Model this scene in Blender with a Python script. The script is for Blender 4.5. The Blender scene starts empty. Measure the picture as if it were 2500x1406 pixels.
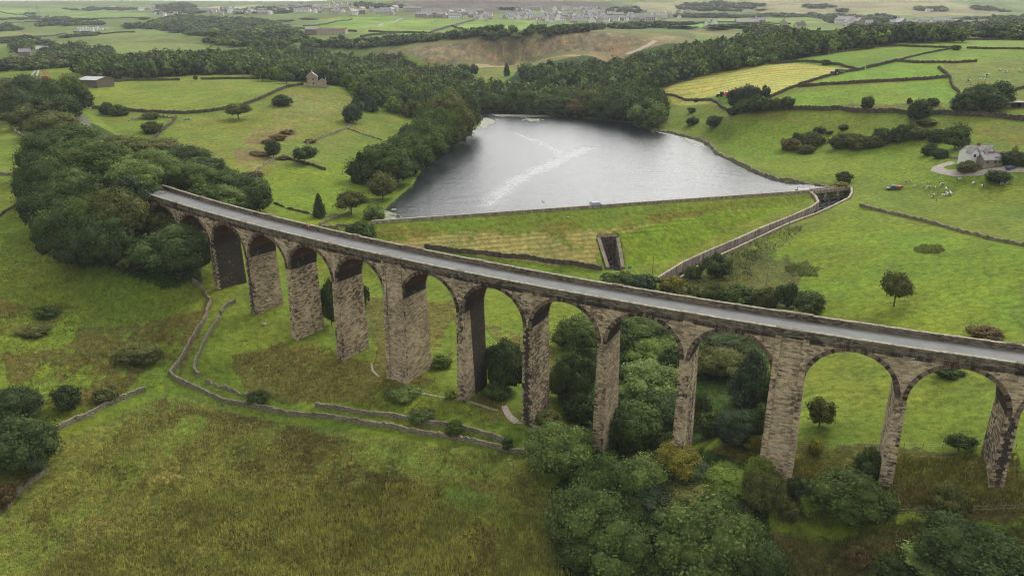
import bpy, math, random
import numpy as np
from mathutils import Matrix, Vector
random.seed(7); rng = np.random.default_rng(7)
SC = bpy.context.scene
COL = SC.collection
# ---------------------------------------------------------------- camera (all heights are relative to it)
F, PITCH, ROLL, HC = 1851.44625, 0.3451, -0.00642, 100.0
cp, sp, cr, sr = math.cos(PITCH), math.sin(PITCH), math.cos(ROLL), math.sin(ROLL)
FW = np.array([0, cp, -sp]); UP0 = np.array([0, sp, cp]); R0 = np.array([1., 0, 0])
RT = R0*cr+UP0*sr; UP = -R0*sr+UP0*cr
cam = bpy.data.objects.new('camera', bpy.data.cameras.new('camera')); COL.objects.link(cam); SC.camera = cam
cam.data.sensor_width = 36; cam.data.lens = F/2500*36; cam.data.clip_end = 30000; cam.data.clip_start = 1
cam.matrix_world = Matrix(((RT[0], UP[0], -FW[0], 0), (RT[1], UP[1], -FW[1], 0), (RT[2], UP[2], -FW[2], HC), (0, 0, 0, 1)))
def ray(u, v):
    return FW+(u-1250)/F*RT+(703-v)/F*UP

# ---------------------------------------------------------------- helpers
def link(name, data, parent=None):
    o = bpy.data.objects.new(name, data); COL.objects.link(o)
    if parent: o.parent = parent
    return o
def tag(o, label=None, cat=None, group=None, kind=None):
    if label: o['label'] = label
    if cat: o['category'] = cat
    if group: o['group'] = group
    if kind or cat: o['kind'] = kind or 'thing'
    return o
def empty(name, loc=(0, 0, 0), rz=0, label=None, cat=None, group=None):
    o = link(name, None); o.location = loc; o.rotation_euler = (0, 0, rz); o.empty_display_size = .5
    return tag(o, label, cat, group)
class MB:
    def __init__(s): s.v = []; s.f = []; s.uv = []; s.a = []; s.m = []
    def quad(s, P, uv=None, a=0., m=0):
        n = len(s.v); s.v += [tuple(p) for p in P]; s.f.append(tuple(range(n, n+len(P))))
        if uv is None:
            p = [Vector(q) for q in P]; nn = (p[1]-p[0]).cross(p[-1]-p[0])
            if abs(nn.z) > .7*nn.length: uv = [(q.x, q.y) for q in p]
            else:
                d = Vector((-nn.y, nn.x, 0)); d = d.normalized() if d.length > 1e-9 else Vector((1, 0, 0))
                uv = [(q.dot(d), q.z) for q in p]
        s.uv += uv; s.a.append(a); s.m.append(m)
    def hexa(s, b, t, a=0., m=0, bottom=False):           # bottom loop, top loop (ccw from above)
        n = len(b)
        for i in range(n):
            j = (i+1) % n; s.quad([b[i], b[j], t[j], t[i]], None, a, m)
        s.quad(t, None, a, m)
        if bottom: s.quad(b[::-1], None, a, m)
    def box(s, c, d, rz=0, a=0., m=0, taper=0.):           # centre of base, sizes
        x, y, z = c; w, l, h = d; ca, sa = math.cos(rz), math.sin(rz)
        def P(px, py, pz): return (x+px*ca-py*sa, y+px*sa+py*ca, pz)
        q = [(-1, -1), (1, -1), (1, 1), (-1, 1)]
        s.hexa([P(i*w/2, j*l/2, z) for i, j in q], [P(i*w/2*(1-taper), j*l/2*(1-taper), z+h) for i, j in q], a, m, True)
    def tube(s, p0, p1, r0, r1=None, n=8, m=0, a=0.):
        r1 = r0 if r1 is None else r1
        p0 = Vector(p0); p1 = Vector(p1); d = (p1-p0).normalized()
        x = d.orthogonal().normalized(); y = d.cross(x)
        A = [p0+(x*math.cos(t)+y*math.sin(t))*r0 for t in [i*2*math.pi/n for i in range(n)]]
        B = [p1+(x*math.cos(t)+y*math.sin(t))*r1 for t in [i*2*math.pi/n for i in range(n)]]
        for i in range(n):
            j = (i+1) % n; s.quad([A[i], A[j], B[j], B[i]], None, a, m)
        s.quad(B, None, a, m); s.quad(A[::-1], None, a, m)
    def build(s, name, mats, parent=None, smooth=False):
        me = bpy.data.meshes.new(name); me.from_pydata(s.v, [], s.f)
        u = me.uv_layers.new(name='UVMap'); u.data.foreach_set('uv', np.array(s.uv, np.float32).ravel())
        at_ = me.attributes.new('soot_shade', 'FLOAT', 'FACE'); at_.data.foreach_set('value', np.array(s.a, np.float32))
        if not isinstance(mats, (list, tuple)): mats = [mats]
        for m in mats: me.materials.append(m)
        me.polygons.foreach_set('material_index', s.m)
        if smooth: me.polygons.foreach_set('use_smooth', [True]*len(s.f))
        me.update()
        return link(name, me, parent)
# ---- node shortcuts
class NT:
    def __init__(s, name, rough=.9, spec=.2):
        s.mat = bpy.data.materials.new(name); s.mat.use_nodes = True
        s.t = s.mat.node_tree; s.n = s.t.nodes; s.b = s.n['Principled BSDF']
        s.b.inputs['Roughness'].default_value = rough; s.b.inputs['Specular IOR Level'].default_value = spec
        s.pos = None
    def N(s, ty, **k):
        n = s.n.new(ty)
        for a, b in k.items(): setattr(n, a, b)
        return n
    def L(s, a, b): s.t.links.new(a, b)
    def set(s, sock, v):
        if hasattr(v, 'is_output') or isinstance(v, bpy.types.NodeSocket): s.L(v, sock)
        else: sock.default_value = v
    def P(s):
        if not s.pos: s.pos = s.N('ShaderNodeNewGeometry').outputs['Position']
        return s.pos
    def noise(s, scale, detail=3, rough=.55, vec=None, lac=2., dist=0.):
        n = s.N('ShaderNodeTexNoise'); n.inputs['Scale'].default_value = scale; n.inputs['Detail'].default_value = detail
        n.inputs['Roughness'].default_value = rough; n.inputs['Distortion'].default_value = dist
        s.L(vec if vec is not None else s.P(), n.inputs['Vector']); return n.outputs['Fac']
    def map(s, vec, scale=(1, 1, 1), rot=(0, 0, 0), loc=(0, 0, 0)):
        m = s.N('ShaderNodeMapping'); s.L(vec, m.inputs[0]); m.inputs['Scale'].default_value = scale
        m.inputs['Rotation'].default_value = rot; m.inputs['Location'].default_value = loc; return m.outputs[0]
    def rng(s, v, a, b, c=0., d=1., smooth=False):
        m = s.N('ShaderNodeMapRange'); s.L(v, m.inputs['Value'])
        if smooth: m.interpolation_type = 'SMOOTHSTEP'
        for k, x in zip(('From Min', 'From Max', 'To Min', 'To Max'), (a, b, c, d)): m.inputs[k].default_value = x
        return m.outputs['Result']
    def math(s, op, a, b=0., c=None):
        m = s.N('ShaderNodeMath', operation=op); s.set(m.inputs[0], a); s.set(m.inputs[1], b)
        if c is not None: s.set(m.inputs[2], c)
        return m.outputs[0]
    def mix(s, f, a, b, mode='MIX'):
        m = s.N('ShaderNodeMix', data_type='RGBA', blend_type=mode)
        s.set(m.inputs[0], f)
        for k, v in ((6, a), (7, b)):
            if isinstance(v, (tuple, list)): v = (*v[:3], 1)
            s.set(m.inputs[k], v)
        return m.outputs[2]
    def attr(s, name, out='Fac'): return s.N('ShaderNodeAttribute', attribute_name=name).outputs[out]
    def bump(s, h, strength=.5, dist=.1):
        b = s.N('ShaderNodeBump'); b.inputs['Strength'].default_value = strength; b.inputs['Distance'].default_value = dist
        s.L(h, b.inputs['Height']); s.L(b.outputs[0], s.b.inputs['Normal'])
    def col(s, c): s.set(s.b.inputs['Base Color'], c if not isinstance(c, (tuple, list)) else (*c[:3], 1)); return s.mat
def flat(name, c, rough=.7, spec=.3, metal=0., var=.15, scale=2.):
    m = NT(name, rough, spec); m.b.inputs['Metallic'].default_value = metal
    n = m.noise(scale, 4)
    return m.col(m.mix(m.rng(n, .3, .7), tuple(x*(1-var) for x in c), tuple(min(1, x*(1+var)) for x in c)))

# ---------------------------------------------------------------- viaduct centre line
VP = dict(x0=-2.1795, y0=159.44447, head=-.50981, cv=1.52508e-3, cv2=-.23607e-6, gr=-.015244, h=53.38459, w=8.92445, zc=2.53788, t=1.88365, tk=5.8692, R=7.62)
def vpt(s, off, z):
    n = 16; m = (np.arange(n)+.5)/n*s; a = VP['head']+VP['cv']*m+VP['cv2']*m*m
    x = VP['x0']+np.cos(a).sum()*s/n; y = VP['y0']+np.sin(a).sum()*s/n
    ah = VP['head']+VP['cv']*s+VP['cv2']*s*s
    return (x-math.sin(ah)*off, y+math.cos(ah)*off, HC-VP['h']+VP['gr']*s+z)
def vhead(s): return VP['head']+VP['cv']*s+VP['cv2']*s*s
def spos(i):
    s = 0
    if i >= 8:
        for k in range(8, i): s += 15.24+(VP['tk'] if k == 11 else VP['t'])
    else:
        for k in range(i, 8): s -= 15.24+(VP['tk'] if k == 6 else VP['t'])
    return s
def spier(k): return spos(k)+7.62+(VP['tk'] if k in (6, 11) else VP['t'])/2
# ---------------------------------------------------------------- terrain: surveyed heights -> smooth surface
# (u, v, value): value<0 = height below the camera, value>0 = distance ahead
CT = [
(597,690,-75.5),(680,752,-79),(778,810,-82.5),(889,853,-84),(1042,903,-84.8),(1187,947,-85.5),(1337,1012,-87),
(950,780,-84),(1050,740,-83),(1250,720,-84),(1200,830,-86),(1350,830,-88),(1400,950,-90),(730,650,-78),(900,680,-82),
(1000,600,-78),(1200,640,-83),(1350,655,-84.5),
(640,530,-68),(780,540,-71),(800,500,-70),(700,450,-66),(600,380,-62),(550,300,-57),(450,240,-50),(300,215,-48),(660,215,-47),(765,208,-46),
(850,240,-53),(950,300,-64),(870,400,-67),(900,450,-70),(225,260,-52),(230,300,-54),(350,330,-57),(500,420,-61),(1010,330,-69),
(60,560,-68),(0,500,-64),(50,400,-60),(80,330,-55),(0,330,-57),(150,620,-71),(400,680,-75),(300,660,-74),
(0,700,-72),(0,850,-77),(200,800,-78),(430,920,-84),(0,1000,-82),(150,1050,-84),(0,1250,-88),(500,1100,-88),(700,1000,-88),(1000,1050,-89),(1250,1090,-90),
(300,1300,-91),(800,1300,-93),(1200,1250,-93),(1300,1150,-92),(1450,1080,-90),(1580,1150,-95),(1650,1350,-99),(1400,1380,-96),(1900,1400,-96),
(2050,1280,-90),(2400,1250,-82),(2450,1350,-84),(2150,1380,-89),(1900,1300,-91),(1700,1130,-90),
(2000,1088,-83.5),(2300,1090,-79),(2480,1090,-75.5),(2050,950,-82.5),(2300,950,-77.5),(2350,850,-76),(2100,820,-81),(1750,1090,-87),(1800,950,-91),(1600,850,-91),
(2400,780,-74),(2180,750,-77.5),(1900,740,-83),(2450,600,-68),(2200,600,-73),(1950,640,-79.5),(1750,650,-83.5),(1620,690,-86),(1510,655,-85),(1550,690,-86),
(1800,560,-78),(2000,520,-73.5),(2100,500,-71),(2300,470,-68),(2480,450,-63),(2380,400,-59),(2480,410,-59),(2250,350,-59),(2000,350,-65),(1950,400,-69),(2400,300,-50),(2480,330,-52),
(2200,275,-49),(1950,268,-52),(1800,290,-58),(1700,300,-66),(1620,270,-68),(1650,220,-56),(1780,230,-50),(2100,240,-46),(2400,230,-43),(2300,180,-36),(2100,160,-35),(1900,180,-41),
(2460,130,-27),(2200,110,-25),(2000,150,-34),(1740,352,-70.5),(1870,425,-70.5),(1960,445,-70.5),(2060,455,-70),(1640,325,-71),
(1150,272,-71),(1250,270,-71),(1400,278,-71),(1500,288,-71),(1580,300,-70.5),(1190,265,-70.5),(1300,245,-69),(1250,205,-64),(1400,200,-62),(1050,180,-60),(900,200,-58),(850,170,-60),
(600,165,780),(300,175,700),(1250,165,-60),(1500,160,-55),(1600,130,900),(1700,140,-48),(1850,110,800),(1950,100,800),(2100,95,790),
(1050,158,880),(1130,160,880),(1200,162,870),(1270,158,870),(1350,144,885),(1450,140,900),(1560,130,930),(1650,110,960),
(1000,116,960),(1050,108,975),(1100,101,985),(1150,97,990),(1200,93,995),(1250,90,1000),(1300,87,1005),(1350,84,1010),(1400,81,1015),(1500,78,1030),(1600,82,1060),(1150,92,1060),(1300,84,1080),(1400,78,1090),(1700,85,1080),
(900,100,1080),(760,105,1050),(1200,78,1250),(1000,60,1600),(1300,60,1700),(1300,47,2000),(1000,45,2000),(1500,58,1700),(1700,60,1500),(1900,60,1300),(1780,75,1150),
(2100,75,1000),(2300,82,900),(2450,90,850),(2450,70,1200),(2200,60,1500),(2000,45,2000),(2300,45,2000),(2450,40,2200),
(1000,15,2500),(900,-3,3200),(1050,-14,3300),(1250,-24,3300),(1500,-14,3300),(1700,-10,3300),(2000,-12,3300),(1250,20,2500),(1700,18,2600),(1900,-5,3300),(2100,-4,3200),(2200,0,3000),(2260,12,2600),(2400,24,2500),(2490,30,2500),(2300,9,4800),(2490,2,5000),(2400,5,4900),
(0,5,5000),(300,3,5500),(500,4,5000),(700,8,3800),(600,20,3000),(850,8,3000),(0,45,2500),(0,90,1500),(0,130,1050),(200,110,1200),(400,90,1300),(400,60,1900),(700,50,2000),(700,80,1500),
(600,115,1050),(500,40,2300),(850,30,2200),(850,62,1500),(30,160,850),(0,200,640),(130,190,640),(235,205,560),(100,250,-55),(0,270,-56),(200,150,850),(450,140,930)]
PIERZ = {2:-75.1,3:-79.05,4:-82.4,5:-84.1,6:-84.9,7:-85.5,8:-86.9,9:-89,10:-88,11:-85.5,12:-82.1,13:-77.9,14:-74,15:-70,16:-65,17:-58}
W = []
for u, v, k in CT:
    d = ray(u, v); q = d*(k/d[2]) if k < 0 else d*(k/d[1])
    W.append((q[0], q[1], q[2]))
for k, z in PIERZ.items():
    q = vpt(spier(k), -3, 0); W.append((q[0], q[1], z))
W += [(-60, 40, -98), (60, 40, -102), (0, 60, -99), (150, 60, -84), (-150, 60, -90), (-330, 200, -58), (-300, 120, -74), (-420, 350, -50), (330, 200, -50), (420, 350, -40), (250, 90, -66),
      (500, 600, -20), (-600, 700, -45), (-1500, 1500, -35), (1500, 1300, 0), (-3500, 3500, 60), (3500, 3000, 90), (-7000, 7000, 90), (0, 9000, 60), (7000, 7000, 110), (2500, 6500, 90), (-2500, 7500, 60)]
W = np.array(W)
def warp(x, y):
    d = np.hypot(x, y); a = np.arctan2(x, y); return a*3.2, np.log(d)*2.6
px, py = warp(W[:, 0], W[:, 1]); zs = W[:, 2]
C2 = .055**2
def phi(ax, ay, bx, by): return np.sqrt((ax-bx)**2+(ay-by)**2+C2)
A = phi(px[:, None], py[:, None], px[None], py[None]); n = len(px)
wgt = 1+np.exp(py/2.6-4)*.15
M = np.zeros((n+3, n+3)); M[:n, :n] = A-np.eye(n)*.0004*wgt; M[:n, n] = 1; M[:n, n+1] = px; M[:n, n+2] = py; M[n:, :n] = M[:n, n:].T
cw = np.linalg.solve(M, np.concatenate([zs, np.zeros(3)]))
NA, ND = 940, 980
AZ = np.radians(np.linspace(-58, 58, NA)); LD = np.linspace(math.log(38), math.log(9500), ND)
aw = AZ*3.2; lw = LD*2.6
Z = np.zeros((ND, NA))
for i in range(n): Z += cw[i]*np.sqrt((aw[None]-px[i])**2+(lw[:, None]-py[i])**2+C2)
Z += cw[n]+cw[n+1]*aw[None]+cw[n+2]*lw[:, None]
DD = np.exp(LD)[:, None]; GX = DD*np.sin(AZ)[None]; GY = DD*np.cos(AZ)[None]
# value noise in world space
def vnoise(x, y, sc, seed):
    x = x/sc; y = y/sc; xi = np.floor(x).astype(np.int64); yi = np.floor(y).astype(np.int64); fx = x-xi; fy = y-yi
    fx = fx*fx*(3-2*fx); fy = fy*fy*(3-2*fy)
    def h(a, b):
        k = (a*374761393+b*668265263+seed*974634777) & 0xffffffff
        k = ((k ^ (k >> 13))*1274126177) & 0xffffffff
        return ((k ^ (k >> 16)) & 0xffff)/65535.
    return (h(xi, yi)*(1-fx)+h(xi+1, yi)*fx)*(1-fy)+(h(xi, yi+1)*(1-fx)+h(xi+1, yi+1)*fx)*fy
def fbm(x, y, sc, seed, o=4):
    r = 0; a = .5
    for k in range(o): r = r+a*(vnoise(x, y, sc/2**k, seed+k)-.5)*2; a *= .5
    return r
relief = fbm(GX, GY, 60, 3, 5)*np.clip(DD/400, .6, 6)*.9
Z += relief
Z += HC
def gxy(u, v, z):                                     # the point of a sight line at world height z
    d = ray(u, v); q = d*((z-HC)/d[2]); return np.array([q[0], q[1]])
WATER = HC-72.; CREST = HC-70.6
def inpoly(x, y, P):
    P = np.asarray(P); c = np.zeros(x.shape, bool); x0, y0 = P.min(0); x1, y1 = P.max(0)
    sel = (x >= x0) & (x <= x1) & (y >= y0) & (y <= y1)
    if not sel.any(): return c
    xs, ys = x[sel], y[sel]; cc = np.zeros(xs.shape, bool)
    for (ax, ay), (bx, by) in zip(P, np.roll(P, -1, 0)):
        if ay == by: continue
        t = ((ay > ys) != (by > ys)) & (xs < (bx-ax)*(ys-ay)/(by-ay)+ax); cc ^= t
    c[sel] = cc; return c
def segdist(x, y, P, closed=False):
    P = np.asarray(P); Q = np.roll(P, -1, 0) if closed else P[1:]; best = np.full(np.shape(x), 1e18)
    for (ax, ay), (bx, by) in zip(P[:len(Q)], Q):
        dx, dy = bx-ax, by-ay; t = np.clip(((x-ax)*dx+(y-ay)*dy)/(dx*dx+dy*dy), 0, 1)
        best = np.minimum(best, (x-ax-t*dx)**2+(y-ay-t*dy)**2)
    return np.sqrt(best)
# the reservoir outline on its water level
LAKE_PX = [(905,547),(940,512),(985,470),(1005,455),(1035,405),(1085,365),(1150,322),(1172,305),(1178,290),(1160,277),(1215,272),(1330,279),(1424,289),(1488,296),(1552,306),(1585,318),
           (1640,327),(1695,340),(1735,358),(1740,372),(1790,395),(1835,418),(1880,436),(1920,445),(1985,450),(2030,456),(2025,470),(1975,474),(1450,512)]
LAKE = np.array([gxy(u, v, WATER) for u, v in LAKE_PX])
DL = gxy(880, 549, CREST); DR = gxy(1992, 470, CREST)
ddir = (DR-DL)/np.linalg.norm(DR-DL); dnor = np.array([ddir[1], -ddir[0]])     # towards the camera
if dnor[1] > 0: dnor = -dnor
al = (GX-DL[0])*ddir[0]+(GY-DL[1])*ddir[1]; ac = (GX-DL[0])*dnor[0]+(GY-DL[1])*dnor[1]
dl = np.linalg.norm(DR-DL)
ls = segdist(GX, GY, LAKE, True); inl = inpoly(GX, GY, LAKE)
damz = CREST-np.maximum(ac-1.5, 0)/2.05
damz = np.where((al > -8) & (al < dl+2) & (ac > -1.2) & (ac < 60), damz, -999)
# banks: ground near the water comes down to the water line
bank = np.clip(ls/14, 0, 1); bz = WATER+.9
Zb = np.where((~inl) & (ls < 14) & (ac < 0), bz*(1-bank)+Z*bank, Z)
Zb = np.where((~inl) & (ls < 40) & (ac < 0), np.maximum(Zb, WATER+.55), Zb)
Z = np.maximum(Zb, damz)
Z = np.where(inl & (ac < -.6), np.minimum(WATER-.4-np.minimum(ls*.25, 4), Z), Z)
# the old railway bank that carries the track to the viaduct's left end
TRK = [(-1,)]
t0 = vpt(spos(1)-19, 0, -1.25); TR = [np.array(t0[:2])]; TZ = [t0[2]]
for u, v, k in ((300,410,-51.4),(240,350,-50.8),(212,312,-50.6),(196,282,-50.5),(180,262,-50.4)):
    TR.append(gxy(u, v, HC+k)); TZ.append(HC+k)
TR = np.array(TR)
best = np.full(GX.shape, 1e9); tz = np.zeros(GX.shape)
for i in range(len(TR)-1):
    a, b = TR[i], TR[i+1]; d = b-a; t = np.clip(((GX-a[0])*d[0]+(GY-a[1])*d[1])/(d@d), 0, 1)
    r = np.hypot(GX-a[0]-t*d[0], GY-a[1]-t*d[1]); s_ = r < best; best = np.where(s_, r, best); tz = np.where(s_, TZ[i]*(1-t)+TZ[i+1]*t, tz)
Z = np.where(best < 4.5, tz, np.maximum(Z, np.where(best < 45, tz-(best-4.5)/1.7, -999)))
# outlet cutting at the toe of the dam and the overflow channel
OUT_T = gxy(1487, 590, HC-77.5)
def hat(x, y):
    d = math.hypot(x, y); a = math.atan2(x, y)
    i = (math.log(max(d, 38.1))-LD[0])/(LD[1]-LD[0]); j = (a-AZ[0])/(AZ[1]-AZ[0])
    i = min(max(i, 0), ND-1.001); j = min(max(j, 0), NA-1.001); i0, j0 = int(i), int(j); fi, fj = i-i0, j-j0
    return float((Z[i0, j0]*(1-fi)+Z[i0+1, j0]*fi)*(1-fj)+(Z[i0, j0+1]*(1-fi)+Z[i0+1, j0+1]*fi)*fj)
def hats(x, y):
    d = np.hypot(x, y); a = np.arctan2(x, y)
    i = np.clip((np.log(np.maximum(d, 38.1))-LD[0])/(LD[1]-LD[0]), 0, ND-1.001); j = np.clip((a-AZ[0])/(AZ[1]-AZ[0]), 0, NA-1.001)
    i0 = i.astype(int); j0 = j.astype(int); fi = i-i0; fj = j-j0
    return (Z[i0, j0]*(1-fi)+Z[i0+1, j0]*fi)*(1-fj)+(Z[i0, j0+1]*(1-fi)+Z[i0+1, j0+1]*fi)*fj
TT = np.exp(np.linspace(math.log(60), math.log(9000), 1500))
def at(u, v, after=0.):                                # where a sight line meets the ground
    d = ray(u, v); q = TT/math.hypot(d[0], d[1]); x = d[0]*q; y = d[1]*q; z = HC+d[2]*q
    g = hats(x, y); k = np.nonzero((z <= g) & (y >= after))[0]
    if len(k) == 0: return None
    k = int(k[0])
    if k == 0 or y[k] < after+1: return Vector((x[k], y[k], g[k]))
    e0 = z[k-1]-g[k-1]; e1 = z[k]-g[k]; t = e0/(e0-e1) if e0 > e1 else 1.
    X = x[k-1]*(1-t)+x[k]*t; Y = y[k-1]*(1-t)+y[k]*t
    return Vector((X, Y, hat(X, Y)))
def mpp(p): return (p[1]*cp-(p[2]-HC)*sp)/F            # metres one photo pixel spans at that point
# ---------------------------------------------------------------- cuts made by people: overflow channel, outlet, drive
CH_L = [(1976,472),(1990,482),(1997,497),(1979,510),(1928,533),(1864,558),(1800,587),(1730,616),(1667,645),(1606,682)]
CH_R = [(2078,459),(2080,472),(2072,485),(2024,509),(1992,523),(1928,546),(1864,576),(1800,606),(1760,624),(1702,652),(1640,694)]
def w3(P): return [at(u, v) for u, v in P]
CHL3, CHR3 = w3(CH_L), w3(CH_R)
def outl(u, v, z): g = gxy(u, v, HC+z); return g
OB = [at(1461, 582), at(1508, 582), at(1521, 656), at(1484, 656)]
OFLOOR = OB[3].z-1.3
CHP = [(p.x, p.y) for p in CHL3]+[(p.x, p.y) for p in CHR3[::-1]]
mch = inpoly(GX, GY, CHP); Z0 = Z.copy()
Z = np.where(mch, Z-5.2, Z)
_c = sum((p for p in OB), Vector())/4
_h = (OB[0]+OB[1])/2-(OB[3]+OB[2])/2; _h.z = 0; _h.normalize(); _s = (OB[1]-OB[0]); _s.z = 0; _s.normalize()
OP = [((OB[0]+_h*1.5-_s*.5).xy[:]), ((OB[1]+_h*1.5+_s*.5).xy[:]), ((OB[2]-_h*.5+_s*.4).xy[:]), ((OB[3]-_h*.5-_s*.4).xy[:])]
mo_ = inpoly(GX, GY, OP); Z = np.where(mo_, np.minimum(Z, OFLOOR-.3), Z)
# ---------------------------------------------------------------- ground colours (what grows where)
GRN = (.112, .145, .02)
colr = np.tile(np.array(GRN), (ND, NA, 1)); msk = np.zeros((ND, NA, 4))      # mask: mown stripes, rough growth, raked lines
DIST = np.broadcast_to(DD, GX.shape)
jx = fbm(GX, GY, 9, 21, 5); jy = fbm(GX, GY, 9, 31, 5)
Jx = fbm(GX, GY, 34, 41, 4); Jy = fbm(GX, GY, 34, 51, 4)
big = fbm(GX, GY, 45, 61, 5)
def wpoly(P): 
    q = [at(u, v) for u, v in P]
    return [(p.x, p.y) for p in q if p is not None]
def zone(P, c, j=0., J=0., dens=1., rough=None, mown=None, rake=None, seed=0, dscale=False, rock=None):
    Q = wpoly(P) if isinstance(P, list) else P
    s = np.clip(DIST/150, 1, 8) if dscale else 1
    m = inpoly(GX+jx*j*s+Jx*J*s, GY+jy*j*s+Jy*J*s, Q)
    if dens < 1: m &= (fbm(GX, GY, 16, 71+seed, 4)*.9+.5+.3*fbm(GX, GY, 1.6, 171+seed, 2)) < dens
    colr[m] = c
    if rough is not None: msk[m, 1] = rough
    if mown is not None: msk[m, 0] = mown
    if rake is not None: msk[m, 2] = rake
    if rock is not None: msk[m, 3] = rock
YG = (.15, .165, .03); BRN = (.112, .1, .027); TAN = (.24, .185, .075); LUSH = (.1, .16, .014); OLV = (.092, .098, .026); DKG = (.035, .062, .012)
# far country first
colr[DIST > 1000] = (.115, .15, .045)
zone([(-300,60),(2800,60),(2800,-40),(-300,-40)], (.17, .17, .075), 0, 30, dscale=True)
zone([(-300,18),(640,14),(900,6),(900,-30),(-300,-30)], (.33, .33, .17), 0, 10, dscale=True)
zone([(1000,28),(1150,30),(1350,26),(1560,24),(1500,8),(1250,-25),(1050,-8),(960,5)], (.105, .08, .075), 2, 20, dscale=True)
zone([(1560,28),(1900,34),(2260,40),(2500,34),(2250,-2),(1900,-20),(1500,-20),(1540,8)], (.21, .19, .1), 2, 12, dscale=True)
zone([(2240,18),(2600,32),(2700,-10),(2200,-10)], (.17, .165, .11), 2, 12, dscale=True)
for P, c in (([(0,45),(120,48),(230,30),(110,20),(0,18)], (.16,.22,.06)), ([(0,48),(90,40),(360,42),(360,36),(120,34),(0,38)], (.13,.19,.05)), ([(160,46),(350,45),(355,31),(150,34)], (.15,.21,.05)),
    ([(0,80),(170,78),(180,68),(90,66),(0,70)], (.12,.18,.04)), ([(0,90),(60,88),(170,70),(70,70),(0,82)], (.14,.15,.05)),
    ([(15,160),(0,170),(60,170),(200,165),(250,150),(170,145),(30,150)], (.125,.19,.03)), ([(120,105),(300,140),(430,132),(500,108),(350,80),(250,85)], (.13,.155,.05)),
    ([(0,120),(0,140),(30,140),(35,118)], (.12,.17,.03)), ([(725,68),(760,78),(870,80),(985,45),(960,38),(830,40)], (.13,.2,.03)), ([(880,80),(1050,84),(1160,52),(1000,44)], (.15,.215,.035)),
    ([(1060,84),(1160,88),(1320,70),(1310,52),(1165,50)], (.145,.22,.035)), ([(850,92),(1000,96),(1090,100),(1150,88),(1050,84),(900,80)], (.11,.19,.03)), ([(1310,72),(1420,68),(1400,58),(1320,60)], (.12,.2,.03)),
    ([(1450,52),(1660,60),(1900,60),(2000,70),(2120,80),(1900,82),(1700,66),(1500,58)], (.12,.21,.025)), ([(1680,82),(1850,86),(1800,76),(1700,70)], (.17,.16,.07)),
    ([(1700,44),(2080,46),(2100,60),(1850,56)], (.14,.2,.045)), ([(2000,80),(2060,84),(2100,72),(2010,70)], (.11,.19,.03)), ([(2500,62),(2300,58),(2260,46),(2500,52)], (.16,.19,.06))):
    zone(P, c, 0, 0)
# quarry and its rough rim
zone([(900,125),(1000,112),(1100,98),(1300,84),(1450,72),(1560,76),(1680,82),(1700,100),(1640,120),(1560,140),(1400,150),(1300,170),(1160,178),(1050,160),(960,135)], (.13,.12,.05), 3, 6)
zone([(990,122),(1100,106),(1200,98),(1300,90),(1400,84),(1480,80),(1560,88),(1590,98),(1560,112),(1400,128),(1330,136),(1260,150),(1120,158),(1050,152)], (.175,.14,.09), 4, 6, rough=.3, rock=1.)
zone([(1480,96),(1590,94),(1660,88),(1640,110),(1570,128),(1420,136)], (.2,.15,.085), 3, 8)
zone([(1160,158),(1260,146),(1420,136),(1420,146),(1300,152),(1230,164),(1170,166)], (.28,.22,.12), 2, 4)
zone([(1140,170),(1250,165),(1300,182),(1340,215),(1250,200),(1160,190)], (.14,.16,.04), 2, 4)
# right hand fields
zone([(1600,218),(1690,190),(1800,165),(1870,156),(2030,160),(2090,172),(2000,195),(1885,235),(1760,262)], (.33,.32,.09), mown=1., j=.3)
zone([(1885,158),(2170,118),(2190,116),(2500,120),(2500,148),(2330,152),(2200,150),(2100,170)], (.12,.18,.022))
zone([(2170,116),(2500,122),(2500,102),(2250,100)], (.13,.19,.03))
zone([(2205,156),(2340,150),(2500,122),(2500,146),(2380,155)], (.11,.165,.02))
zone([(1900,232),(2090,175),(2200,150),(2300,155),(2320,192),(1950,214)], (.125,.2,.018))
zone([(1880,258),(1920,235),(2315,192),(2335,230),(2300,268),(2050,262)], (.12,.185,.018))
zone([(2290,165),(2500,145),(2500,250),(2420,230),(2345,225),(2325,190)], (.125,.145,.032), 1, 3)
zone([(1700,242),(1760,262),(1880,262),(1890,240)], (.095,.16,.02))
zone([(2000,262),(2310,270),(2300,250),(2180,254),(2080,252)], (.12,.115,.035), 2, 2, rough=.6)
zone([(2220,290),(2500,305),(2500,350),(2400,330),(2280,300)], (.125,.125,.03), 3, 6)
zone([(1650,262),(1800,300),(2200,300),(2400,340),(2500,340),(2500,300),(2200,283),(1900,278),(1780,282)], (.13,.145,.025), 3, 8, .6)
# left hill
zone([(230,262),(215,215),(260,196),(620,196),(690,212),(560,268),(450,276),(320,264)], (.14,.168,.026))
zone([(690,212),(770,208),(900,260),(1000,290),(900,330),(750,430),(640,560),(560,480),(420,360),(440,290),(600,260)], (.13,.152,.026), 2, 4)
zone([(700,230),(800,215),(860,250),(780,300),(660,380),(600,420),(560,400),(660,300)], (.16,.155,.045), 3, 12, .62, seed=1)
zone([(560,370),(640,330),(760,300),(720,350),(640,420),(600,430)], (.14,.11,.045), 3, 8, .5, seed=2)
zone([(610,440),(700,560),(880,540),(900,470),(840,400),(700,400)], (.122,.168,.018), 2, 6)
zone([(0,300),(100,360),(80,430),(0,420)], (.125,.155,.022), 1, 3)
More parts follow.
